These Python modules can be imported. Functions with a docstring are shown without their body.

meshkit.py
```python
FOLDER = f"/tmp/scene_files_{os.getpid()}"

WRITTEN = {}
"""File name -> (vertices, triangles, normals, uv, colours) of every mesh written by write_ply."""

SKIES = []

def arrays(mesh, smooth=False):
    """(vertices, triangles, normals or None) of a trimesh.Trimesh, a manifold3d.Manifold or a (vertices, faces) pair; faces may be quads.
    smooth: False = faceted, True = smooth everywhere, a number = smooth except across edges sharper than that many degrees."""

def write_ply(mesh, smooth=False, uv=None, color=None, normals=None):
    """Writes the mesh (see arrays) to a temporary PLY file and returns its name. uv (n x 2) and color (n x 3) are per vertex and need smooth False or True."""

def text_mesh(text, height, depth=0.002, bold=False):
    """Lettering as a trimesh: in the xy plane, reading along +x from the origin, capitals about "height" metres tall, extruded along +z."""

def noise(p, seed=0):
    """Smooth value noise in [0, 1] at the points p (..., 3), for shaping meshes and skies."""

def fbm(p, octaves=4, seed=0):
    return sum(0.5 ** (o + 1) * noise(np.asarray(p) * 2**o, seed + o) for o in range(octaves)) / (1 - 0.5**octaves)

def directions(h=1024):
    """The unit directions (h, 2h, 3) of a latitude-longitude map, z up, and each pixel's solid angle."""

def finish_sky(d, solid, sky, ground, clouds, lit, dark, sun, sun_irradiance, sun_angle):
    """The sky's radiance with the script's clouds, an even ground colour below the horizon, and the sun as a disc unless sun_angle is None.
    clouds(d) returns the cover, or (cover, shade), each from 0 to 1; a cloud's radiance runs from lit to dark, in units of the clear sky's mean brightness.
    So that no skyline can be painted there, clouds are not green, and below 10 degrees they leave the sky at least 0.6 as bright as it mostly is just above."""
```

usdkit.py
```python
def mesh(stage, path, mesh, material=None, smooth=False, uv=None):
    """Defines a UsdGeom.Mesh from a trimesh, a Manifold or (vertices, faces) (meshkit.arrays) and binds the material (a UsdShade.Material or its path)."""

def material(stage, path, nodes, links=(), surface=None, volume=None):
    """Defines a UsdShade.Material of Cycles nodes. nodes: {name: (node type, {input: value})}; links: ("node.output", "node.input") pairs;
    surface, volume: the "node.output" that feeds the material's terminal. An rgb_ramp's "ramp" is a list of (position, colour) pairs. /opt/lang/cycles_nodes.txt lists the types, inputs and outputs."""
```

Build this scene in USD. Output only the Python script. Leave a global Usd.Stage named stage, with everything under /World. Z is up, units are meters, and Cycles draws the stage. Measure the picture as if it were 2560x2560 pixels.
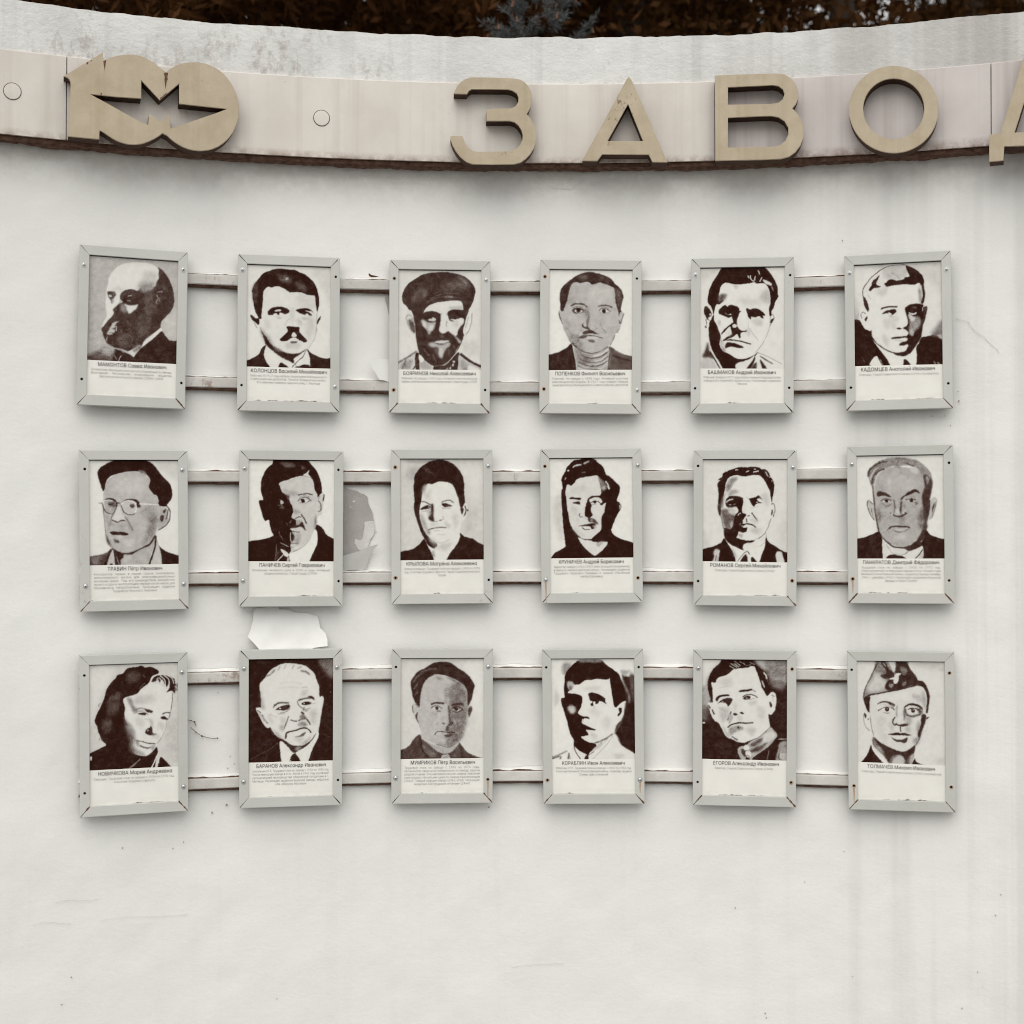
import math, glob, random
import numpy as np, trimesh, manifold3d as m3
from PIL import Image, ImageDraw, ImageFilter, ImageFont
from shapely import affinity, box, union_all
from shapely.geometry import Polygon
from pxr import Gf, Sdf, Usd, UsdGeom, UsdLux, UsdShade, Vt
import usdkit, meshkit

random.seed(7)
RNG = np.random.default_rng(11)
stage = Usd.Stage.CreateInMemory()
UsdGeom.SetStageUpAxis(stage, UsdGeom.Tokens.z)
UsdGeom.SetStageMetersPerUnit(stage, 1.0)
UsdGeom.Xform.Define(stage, '/World')

# ------------------------------------------------------------------ camera, sky, sun, exposure
F_PX, PITCH, CAM_Z = 3664.1, 0.01729, 1.8          # focal length in 1/2560 of the picture width; tilt up; eye height
EXPOSURE = 0.86
SUN_AZ, SUN_EL = math.radians(188), math.radians(48)   # azimuth clockwise from +y
cam = UsdGeom.Camera.Define(stage, '/World/camera')
cam.CreateHorizontalApertureAttr(56.0); cam.CreateVerticalApertureAttr(56.0)
cam.CreateFocalLengthAttr(56.0 * F_PX / 2560)
cam.CreateFStopAttr(2.9); cam.CreateFocusDistanceAttr(4.86)
cam.CreateExposureAttr(EXPOSURE)
cam.CreateClippingRangeAttr(Gf.Vec2f(0.05, 5000))
cam.AddTranslateOp().Set(Gf.Vec3d(0, 0, CAM_Z)); cam.AddRotateXOp().Set(90 + math.degrees(PITCH))

usdkit.material(stage, '/World/Looks/sky', {
    'sky': ('sky_texture', {'sky_type': 'single_scattering', 'sun_disc': False, 'sun_elevation': SUN_EL, 'sun_rotation': SUN_AZ}),
    'tc': ('texture_coordinate', {}),
    'map': ('mapping', {'scale': (1.6, 1.6, 3.2)}),
    'n': ('noise_texture', {'scale': 1.7, 'detail': 6.0, 'roughness': 0.55}),
    'cover': ('rgb_ramp', {'ramp': [(0.0, (0.90,) * 3), (0.35, (0.94,) * 3), (0.65, (1.0,) * 3), (1.0, (1.0,) * 3)]}),
    'cloud': ('rgb_ramp', {'ramp': [(0.0, (5.0, 4.98, 4.92)), (0.5, (5.9, 5.88, 5.82)), (1.0, (6.8, 6.78, 6.7))]}),
    'sep': ('separate_xyz', {}), 'high': ('rgb_ramp', {'ramp': [(0.0, (0.88,) * 3), (1.0, (1.08,) * 3)]}), 'grade': ('mix', {'mix_type': 'multiply', 'fac': 1.0}),
    'mix': ('mix', {'mix_type': 'mix'}),
    'bg': ('background_shader', {'strength': 0.1})},
    [('tc.generated', 'map.vector'), ('map.vector', 'n.vector'), ('n.fac', 'cover.fac'), ('n.fac', 'cloud.fac'), ('cover.color', 'mix.fac'),
     ('sky.color', 'mix.color1'), ('tc.generated', 'sep.vector'), ('sep.z', 'high.fac'), ('cloud.color', 'grade.color1'), ('high.color', 'grade.color2'), ('grade.color', 'mix.color2'), ('mix.color', 'bg.color')], surface='bg.background')
dome = UsdLux.DomeLight.Define(stage, '/World/sky'); dome.CreateIntensityAttr(1.0)
UsdShade.MaterialBindingAPI.Apply(dome.GetPrim()).Bind(UsdShade.Material.Get(stage, '/World/Looks/sky'))
dome.GetPrim().SetCustomDataByKey('kind', 'structure')
sun = UsdLux.DistantLight.Define(stage, '/World/sun')
sun.CreateNormalizeAttr(True); sun.CreateIntensityAttr(0.24); sun.CreateAngleAttr(60.0); sun.CreateColorAttr(Gf.Vec3f(1.0, 0.98, 0.945))
sun.AddRotateXYZOp().Set(Gf.Vec3f(90 - math.degrees(SUN_EL), 0, 180 - math.degrees(SUN_AZ)))

# ------------------------------------------------------------------ helpers
D, R, X0 = 5.0, 4.5668, 0.1585      # the wall is a hollow cylinder: farthest point at y = D, radius R, axis at x = X0
Z_TOP, Z_BAND0 = CAM_Z + 1.6879, CAM_Z + 1.2619
used = {}

def name_for(parent, name):
    k = (parent, name); n = used.get(k, 0); used[k] = n + 1
    return f'{parent}/{name}' + (f'_{n:03d}' if n else '')

def tag(prim, label=None, cat=None, group=None, kind=None):
    for k, v in (('label', label), ('category', cat), ('group', group), ('kind', kind)):
        if v:
            prim.SetCustomDataByKey(k, v)

def thing(name, label, cat, matrix=None, group=None):
    x = UsdGeom.Xform.Define(stage, name_for('/World', name))
    if matrix is not None:
        x.AddTransformOp().Set(Gf.Matrix4d(*[[float(v) for v in r] for r in np.asarray(matrix).T]))
    tag(x.GetPrim(), label, cat, group)
    return x

def part(parent, name, mesh, mat, smooth=False, label=None, kind=None, color=None):
    base = str(parent.GetPath()) if parent is not None else '/World'
    m = usdkit.mesh(stage, name_for(base, name), mesh, '/World/Looks/' + mat, smooth)
    tag(m.GetPrim(), label, None, None, kind)
    if color is not None:
        pv = UsdGeom.PrimvarsAPI(m).CreatePrimvar('ink', Sdf.ValueTypeNames.Color3fArray, 'vertex')
        pv.Set(Vt.Vec3fArray.FromNumpy(np.asarray(color, np.float32)))
    return m

def wall_pt(phi, z, off=0.0):
    return np.stack([X0 + (R - off) * np.sin(phi), D - R + (R - off) * np.cos(phi), np.broadcast_to(z, np.shape(phi)) + 0.0], -1)

def ray(px, py):
    v = np.array([(px - 1280) / F_PX, 1.0, -(py - 1280) / F_PX])
    c, s = math.cos(PITCH), math.sin(PITCH)
    return np.array([v[0], v[1] * c - v[2] * s, v[1] * s + v[2] * c])

def at(px, py, off=0.0):
    """Where on the wall (angle, height) a spot stands that was measured in the photograph."""
    v = ray(px, py); r = R - off
    a, b, c = v[0] ** 2 + v[1] ** 2, -2 * (v[0] * X0 + v[1] * (D - R)), X0 ** 2 + (D - R) ** 2 - r * r
    p = v * ((-b + math.sqrt(b * b - 4 * a * c)) / (2 * a))
    return math.atan2(p[0] - X0, p[1] - D + R), p[2] + CAM_Z

def at_y(px, py, y):
    v = ray(px, py)
    return v / v[1] * y + np.array([0, 0, CAM_Z])

def tangent(phi, z, off, lean=0.0, turn=0.0, tip=0.0):
    """Frame of a flat thing on the wall: x along the wall, y up, z out of the wall."""
    n = phi + turn
    t, out = np.array([math.cos(n), -math.sin(n), 0]), np.array([-math.sin(n), -math.cos(n), 0])
    up = np.array([0, 0, 1.0]) * math.cos(tip) + out * math.sin(tip)
    a, b = t * math.cos(lean) + up * math.sin(lean), up * math.cos(lean) - t * math.sin(lean)
    m = np.eye(4); m[:3, 0], m[:3, 1], m[:3, 2], m[:3, 3] = a, b, np.cross(a, b), wall_pt(np.float64(phi), z, off)
    return m

def grid_faces(nu, nv):
    i, j = np.meshgrid(np.arange(nu - 1), np.arange(nv - 1), indexing='ij')
    a = i * nv + j
    return np.stack([a, a + nv, a + nv + 1, a + 1], -1).reshape(-1, 4)

def sheet(p):
    return p.reshape(-1, 3), grid_faces(p.shape[0], p.shape[1])

def prism(poly, z0, z1):
    g = trimesh.creation.extrude_polygon(poly, z1 - z0, engine='earcut'); g.apply_translation([0, 0, z0])
    return g

def bump_noise(p, s, seed, octaves=4):
    return meshkit.fbm(np.asarray(p) * s, octaves, seed) - 0.5

# ------------------------------------------------------------------ materials
def paint(name, c1, c2, scale=3.0, rough=0.7, bump=0.15, fine=90.0, streak=None, dirt=None, stretch=(1, 1, 1), bump_dist=0.004, spec=0.3, runs=None, edge=None, grain=0.0):
    """Paint or plaster: two tones of one colour in soft patches, run stains, dirt specks, fine relief."""
    n = {'geo': ('geometry', {}), 'map': ('mapping', {'scale': stretch}), 'n': ('noise_texture', {'scale': scale, 'detail': 5.0, 'roughness': 0.6}),
         'r': ('rgb_ramp', {'ramp': [(0.32, c1), (0.68, c2)]}), 'f': ('noise_texture', {'scale': fine, 'detail': 4.0, 'roughness': 0.65}),
         'b': ('bump', {'strength': bump, 'distance': bump_dist}), 'p': ('principled_bsdf', {'roughness': rough, 'specular_ior_level': spec})}
    l = [('geo.position', 'map.vector'), ('map.vector', 'n.vector'), ('n.fac', 'r.fac'), ('map.vector', 'f.vector'), ('f.fac', 'b.height'), ('b.normal', 'p.normal')]
    col = 'r.color'
    if streak:
        tint, lo, hi, sx, fac = streak
        n |= {'sm': ('mapping', {'scale': (sx, sx, 0.35)}), 'sn': ('noise_texture', {'scale': 1.0, 'detail': 4.0, 'roughness': 0.6}),
              'sr': ('rgb_ramp', {'ramp': [(lo, (0, 0, 0)), (hi, (fac,) * 3)]}), 'sx': ('mix', {'mix_type': 'mix', 'color2': tint})}
        l += [('geo.position', 'sm.vector'), ('sm.vector', 'sn.vector'), ('sn.fac', 'sr.fac'), ('sr.color', 'sx.fac'), (col, 'sx.color1')]
        col = 'sx.color'
    if runs:                                  # rain runs that have stained the far right end of the wall
        tint, x0, x1, sx, lo, hi = runs
        n |= {'um': ('mapping', {'scale': (sx, sx, 0.22)}), 'un': ('noise_texture', {'scale': 1.0, 'detail': 3.0, 'roughness': 0.55}), 'ur': ('rgb_ramp', {'ramp': [(lo, (0, 0, 0)), (hi, (1, 1, 1))]}),
              'us': ('separate_xyz', {}), 'uw': ('map_range', {'from_min': x0, 'from_max': x1, 'to_min': 0.0, 'to_max': 1.0, 'clamp': True}), 'uf': ('math', {'math_type': 'multiply'}), 'ux': ('mix', {'mix_type': 'mix', 'color2': tint})}
        l += [('geo.position', 'um.vector'), ('um.vector', 'un.vector'), ('un.fac', 'ur.fac'), ('geo.position', 'us.vector'), ('us.x', 'uw.value'), ('ur.color', 'uf.value1'), ('uw.result', 'uf.value2'), ('uf.value', 'ux.fac'), (col, 'ux.color1')]
        col = 'ux.color'
    if edge:                                  # edge dirt, on the wall also painted shade; thinning from z0 towards z1
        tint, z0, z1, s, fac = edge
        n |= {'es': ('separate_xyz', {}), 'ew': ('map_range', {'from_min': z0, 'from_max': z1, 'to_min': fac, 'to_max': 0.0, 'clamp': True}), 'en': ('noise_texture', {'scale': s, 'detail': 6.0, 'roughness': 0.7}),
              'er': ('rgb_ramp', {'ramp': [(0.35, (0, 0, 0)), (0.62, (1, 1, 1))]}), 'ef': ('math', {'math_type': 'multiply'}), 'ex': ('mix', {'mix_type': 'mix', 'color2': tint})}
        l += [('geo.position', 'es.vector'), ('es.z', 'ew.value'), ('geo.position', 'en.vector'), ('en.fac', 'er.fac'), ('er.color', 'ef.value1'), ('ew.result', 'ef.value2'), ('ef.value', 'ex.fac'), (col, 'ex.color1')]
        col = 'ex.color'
    if grain:
        n |= {'gn': ('noise_texture', {'scale': 330.0, 'detail': 3.0, 'roughness': 0.7}), 'gr': ('rgb_ramp', {'ramp': [(0.25, (1 - grain,) * 3), (0.75, (1.0,) * 3)]}), 'gx': ('mix', {'mix_type': 'multiply', 'fac': 1.0})}
        l += [('geo.position', 'gn.vector'), ('gn.fac', 'gr.fac'), ('gr.color', 'gx.color2'), (col, 'gx.color1')]
        col = 'gx.color'
    if dirt:
        tint, s, lo, hi, fac = dirt
        n |= {'dm': ('mapping', {'scale': (1, 1, 0.7)}), 'dn': ('noise_texture', {'scale': s, 'detail': 8.0, 'roughness': 0.72}),
              'dl': ('noise_texture', {'scale': s * 0.09, 'detail': 2.0}), 'dp': ('math', {'math_type': 'multiply'}),
              'dr': ('rgb_ramp', {'ramp': [(lo, (0, 0, 0)), (hi, (fac,) * 3)]}), 'dx': ('mix', {'mix_type': 'mix', 'color2': tint})}
        l += [('geo.position', 'dm.vector'), ('dm.vector', 'dn.vector'), ('geo.position', 'dl.vector'), ('dn.fac', 'dp.value1'), ('dl.fac', 'dp.value2'),
              ('dp.value', 'dr.fac'), ('dr.color', 'dx.fac'), (col, 'dx.color1')]
        col = 'dx.color'
    l.append((col, 'p.base_color'))
    return usdkit.material(stage, '/World/Looks/' + name, n, l, surface='p.BSDF')

def flat(name, c, rough=0.6, metallic=0.0, spec=0.3):
    return usdkit.material(stage, '/World/Looks/' + name, {'p': ('principled_bsdf', {'base_color': c, 'roughness': rough, 'metallic': metallic, 'specular_ior_level': spec})}, [], surface='p.BSDF')

paint('wall_paint', (0.765, 0.758, 0.722), (0.80, 0.793, 0.758), 2.2, 0.75, 0.16, 34.0, streak=((0.64, 0.625, 0.595), 0.58, 0.78, 11.0, 0.22), dirt=((0.60, 0.57, 0.52), 60.0, 0.40, 0.47, 0.35), stretch=(1, 1, 1.6), bump_dist=0.006, runs=((0.61, 0.595, 0.57), 0.5, 1.8, 17.0, 0.46, 0.84), edge=((0.42, 0.35, 0.31), Z_BAND0 - 0.02, Z_BAND0 - 0.16, 24.0, 0.32), grain=0.10)  # edge tint: brown drips plus the shade below the band, painted on the wall
paint('coping_plaster', (0.62, 0.615, 0.59), (0.75, 0.745, 0.715), 4.0, 0.8, 0.4, 45.0, streak=((0.47, 0.46, 0.44), 0.50, 0.74, 17.0, 0.5), dirt=((0.30, 0.26, 0.23), 34.0, 0.30, 0.42, 0.6), stretch=(1, 1, 1.3), bump_dist=0.008, runs=((0.42, 0.40, 0.38), 0.3, 1.7, 9.0, 0.24, 0.60), grain=0.14)
paint('band_paint', (0.60, 0.552, 0.492), (0.715, 0.672, 0.612), 3.5, 0.5, 0.08, 50.0, streak=((0.53, 0.475, 0.42), 0.47, 0.68, 20.0, 0.55), dirt=((0.36, 0.27, 0.22), 75.0, 0.40, 0.46, 0.6), edge=((0.22, 0.14, 0.10), Z_BAND0, Z_BAND0 + 0.024, 30.0, 0.8), grain=0.10)
paint('band_paint_pink', (0.51, 0.462, 0.435), (0.60, 0.552, 0.522), 3.5, 0.5, 0.08, 50.0, streak=((0.41, 0.355, 0.33), 0.48, 0.68, 20.0, 0.6), dirt=((0.26, 0.18, 0.15), 75.0, 0.385, 0.45, 0.7), edge=((0.18, 0.11, 0.08), Z_BAND0, Z_BAND0 + 0.034, 30.0, 0.9), grain=0.10)
paint('letter_paint', (0.42, 0.345, 0.238), (0.50, 0.42, 0.305), 14.0, 0.6, 0.10, 120.0, streak=((0.33, 0.25, 0.16), 0.50, 0.72, 40.0, 0.3), dirt=((0.13, 0.07, 0.045), 70.0, 0.40, 0.46, 0.8), grain=0.14)
paint('letter_side', (0.045, 0.022, 0.013), (0.075, 0.038, 0.023), 20.0, 0.85)  # rusty brown with the shade under the letters put into the colour
paint('dirt_and_shade', (0.05, 0.022, 0.013), (0.16, 0.09, 0.062), 45.0, 0.95, 0.8, 150.0)  # dirt colour, darkened to carry the shade under rim, band and rails
paint('frame_paint', (0.50, 0.498, 0.46), (0.545, 0.542, 0.505), 6.0, 0.5, 0.08, 120.0, dirt=((0.33, 0.22, 0.15), 70.0, 0.40, 0.47, 0.6), grain=0.09)
paint('frame_paint_1', (0.48, 0.478, 0.44), (0.53, 0.527, 0.49), 6.0, 0.5, 0.08, 120.0, dirt=((0.33, 0.22, 0.15), 70.0, 0.40, 0.47, 0.6), grain=0.09)
paint('frame_paint_2', (0.515, 0.51, 0.472), (0.555, 0.552, 0.515), 6.0, 0.5, 0.08, 120.0, dirt=((0.33, 0.22, 0.15), 70.0, 0.40, 0.47, 0.6), grain=0.09)
paint('rail_paint', (0.47, 0.45, 0.415), (0.63, 0.61, 0.57), 9.0, 0.6, 0.25, 90.0, dirt=((0.27, 0.20, 0.16), 45.0, 0.35, 0.43, 0.85), grain=0.12)
paint('bare_plaster', (0.34, 0.315, 0.295), (0.43, 0.405, 0.38), 12.0, 0.9, 0.4, 120.0)
paint('under_paint', (0.56, 0.55, 0.52), (0.64, 0.63, 0.60), 25.0, 0.8, 0.4, 120.0)
paint('flake_back', (0.50, 0.49, 0.465), (0.55, 0.54, 0.515), 20.0, 0.8)
paint('flake_paint', (0.72, 0.715, 0.685), (0.77, 0.765, 0.735), 20.0, 0.7, 0.1)
paint('dead_leaf', (0.14, 0.06, 0.03), (0.22, 0.10, 0.05), 60.0, 0.8)
paint('twig_bark', (0.10, 0.075, 0.055), (0.2, 0.16, 0.13), 80.0, 0.9)
paint('rust_dark', (0.07, 0.032, 0.02), (0.16, 0.085, 0.05), 120.0, 0.9)
paint('rust', (0.36, 0.22, 0.13), (0.47, 0.33, 0.22), 120.0, 0.85)
flat('back_dark', (0.03, 0.019, 0.014), 0.95)
flat('print_black', (0.045, 0.038, 0.035), 0.7, spec=0.0)
flat('caption_black', (0.16, 0.15, 0.145), 0.7, spec=0.0)
flat('screw_metal', (0.55, 0.55, 0.54), 0.38, 0.9)
flat('screw_slot', (0.06, 0.055, 0.05), 0.6)
flat('crack', (0.60, 0.58, 0.54), 0.9)
flat('spot_dark', (0.30, 0.25, 0.205), 0.9)
paint('bark', (0.035, 0.022, 0.014), (0.06, 0.04, 0.028), 14.0, 0.95, 0.6, 40.0)
paint('paving', (0.16, 0.155, 0.147), (0.21, 0.205, 0.195), 1.5, 0.9, 0.2, 40.0)
usdkit.material(stage, '/World/Looks/portrait_ink', {
    'a': ('attribute', {'attribute': 'ink'}), 'geo': ('geometry', {}), 'n': ('noise_texture', {'scale': 26.0, 'detail': 3.0}), 'b': ('bump', {'strength': 0.12, 'distance': 0.006}),
    'p': ('principled_bsdf', {'roughness': 0.7, 'specular_ior_level': 0.0})},
    [('a.color', 'p.base_color'), ('geo.position', 'n.vector'), ('n.fac', 'b.height'), ('b.normal', 'p.normal')], surface='p.BSDF')
def foliage(name, c, t):
    usdkit.material(stage, '/World/Looks/' + name, {
        'g': ('geometry', {}), 'r': ('rgb_ramp', {'ramp': [(0.0, tuple(x * 0.7 for x in c)), (1.0, tuple(x * 1.25 for x in c))]}),
        'd': ('principled_bsdf', {'roughness': 0.8, 'specular_ior_level': 0.08}), 't': ('translucent_bsdf', {'color': t}), 'm': ('mix_closure', {'fac': 0.2})},
        [('g.random_per_island', 'r.fac'), ('r.color', 'd.base_color'), ('d.BSDF', 'm.closure1'), ('t.BSDF', 'm.closure2')], surface='m.closure')
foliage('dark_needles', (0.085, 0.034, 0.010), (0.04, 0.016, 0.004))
foliage('dark_leaves', (0.062, 0.026, 0.007), (0.05, 0.024, 0.006))
foliage('blue_needles', (0.15, 0.155, 0.155), (0.04, 0.045, 0.04))

# ------------------------------------------------------------------ ground
gs = np.array([[-300, -300, 0], [300, -300, 0], [300, 300, 0], [-300, 300, 0]], float)
g = part(None, 'ground', (gs, np.array([[0, 1, 2, 3]])), 'paving'); tag(g.GetPrim(), 'paved ground in front of the curved wall', None, None, 'structure')

FRAMES = {   # row, column: (angle round the wall, height above the eye, lean, turn, tip), opening, where the picture ends, picture corners in the drawing
    (1, 1): ((-0.3119, 0.6789, -0.0162, 0.0053, -0.0055), (0.2791, 0.4495), (0.7485, 0.7473), [(97, 40), (1570, 150), (52, 1790), (1535, 1855)]),
    (1, 2): ((-0.2007, 0.6767, -0.0028, 0.0107, 0.0022), (0.2751, 0.4525), (0.7483, 0.7495), [(55, 60), (1450, 110), (48, 1768), (1440, 1800)]),
    (1, 3): ((-0.0893, 0.6762, -0.0045, 0.0398, -0.0001), (0.2790, 0.4510), (0.7480, 0.7449), [(78, 92), (1462, 92), (65, 1752), (1448, 1757)]),
    (1, 4): ((0.0237, 0.6784, -0.0079, -0.0281, -0.0036), (0.2821, 0.4551), (0.7498, 0.7421), [(85, 75), (1478, 98), (72, 1757), (1470, 1757)]),
    (1, 5): ((0.1363, 0.6775, -0.0054, -0.0079, -0.0001), (0.2806, 0.4573), (0.7396, 0.7469), [(72, 122), (1480, 108), (72, 1805), (1478, 1800)]),
    (1, 6): ((0.2487, 0.6777, 0.0083, -0.0021, -0.0076), (0.2785, 0.4503), (0.7428, 0.7515), [(35, 145), (1485, 75), (58, 1830), (1518, 1792)]),
    (2, 1): ((-0.3102, 0.0236, 0.0131, -0.0041, 0.0189), (0.2791, 0.4521), (0.7456, 0.7462), [(85, 72), (1575, 55), (80, 1828), (1577, 1785)]),
    (2, 2): ((-0.1985, 0.0306, -0.0023, 0.0043, 0.0091), (0.2804, 0.4518), (0.7413, 0.7431), [(75, 92), (1510, 102), (72, 1785), (1497, 1785)]),
    (2, 3): ((-0.0874, 0.0375, 0.0056, 0.0024, 0.0073), (0.2803, 0.4540), (0.7491, 0.7471), [(90, 75), (1497, 78), (107, 1765), (1497, 1758)]),
    (2, 4): ((0.0242, 0.0407, 0.0100, -0.0041, 0.0008), (0.2811, 0.4555), (0.7403, 0.7398), [(50, 102), (1440, 88), (67, 1772), (1460, 1752)]),
    (2, 5): ((0.1379, 0.0331, -0.0045, 0.0014, 0.0132), (0.2799, 0.4565), (0.7479, 0.7530), [(107, 125), (1537, 112), (112, 1820), (1520, 1835)]),
    (2, 6): ((0.2496, 0.0434, 0.0048, 0.0129, 0.0024), (0.2762, 0.4533), (0.7472, 0.7479), [(75, 105), (1530, 60), (88, 1808), (1540, 1805)]),
    (3, 1): ((-0.3097, -0.6311, 0.0092, 0.0123, -0.0027), (0.2770, 0.4499), (0.7472, 0.7499), [(83, 145), (1562, 108), (92, 1910), (1570, 1840)]),
    (3, 2): ((-0.1984, -0.6281, 0.0001, 0.0217, 0.0000), (0.2757, 0.4536), (0.7475, 0.7465), [(78, 90), (1485, 70), (72, 1810), (1483, 1778)]),
    (3, 3): ((-0.0871, -0.6309, -0.0022, 0.0180, -0.0030), (0.2788, 0.4520), (0.7454, 0.7422), [(112, 62), (1497, 75), (112, 1752), (1497, 1738)]),
    (3, 4): ((0.0254, -0.6345, 0.0091, 0.0098, -0.0002), (0.2793, 0.4542), (0.7446, 0.7452), [(82, 115), (1468, 102), (95, 1790), (1478, 1790)]),
    (3, 5): ((0.1372, -0.6349, -0.0050, -0.0335, 0.0086), (0.2797, 0.4546), (0.7342, 0.7344), [(107, 122), (1523, 133), (98, 1788), (1520, 1808)]),
    (3, 6): ((0.2495, -0.6326, 0.0061, -0.0421, 0.0170), (0.2784, 0.4557), (0.7295, 0.7418), [(75, 122), (1555, 122), (103, 1805), (1555, 1860)]),
}
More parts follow.
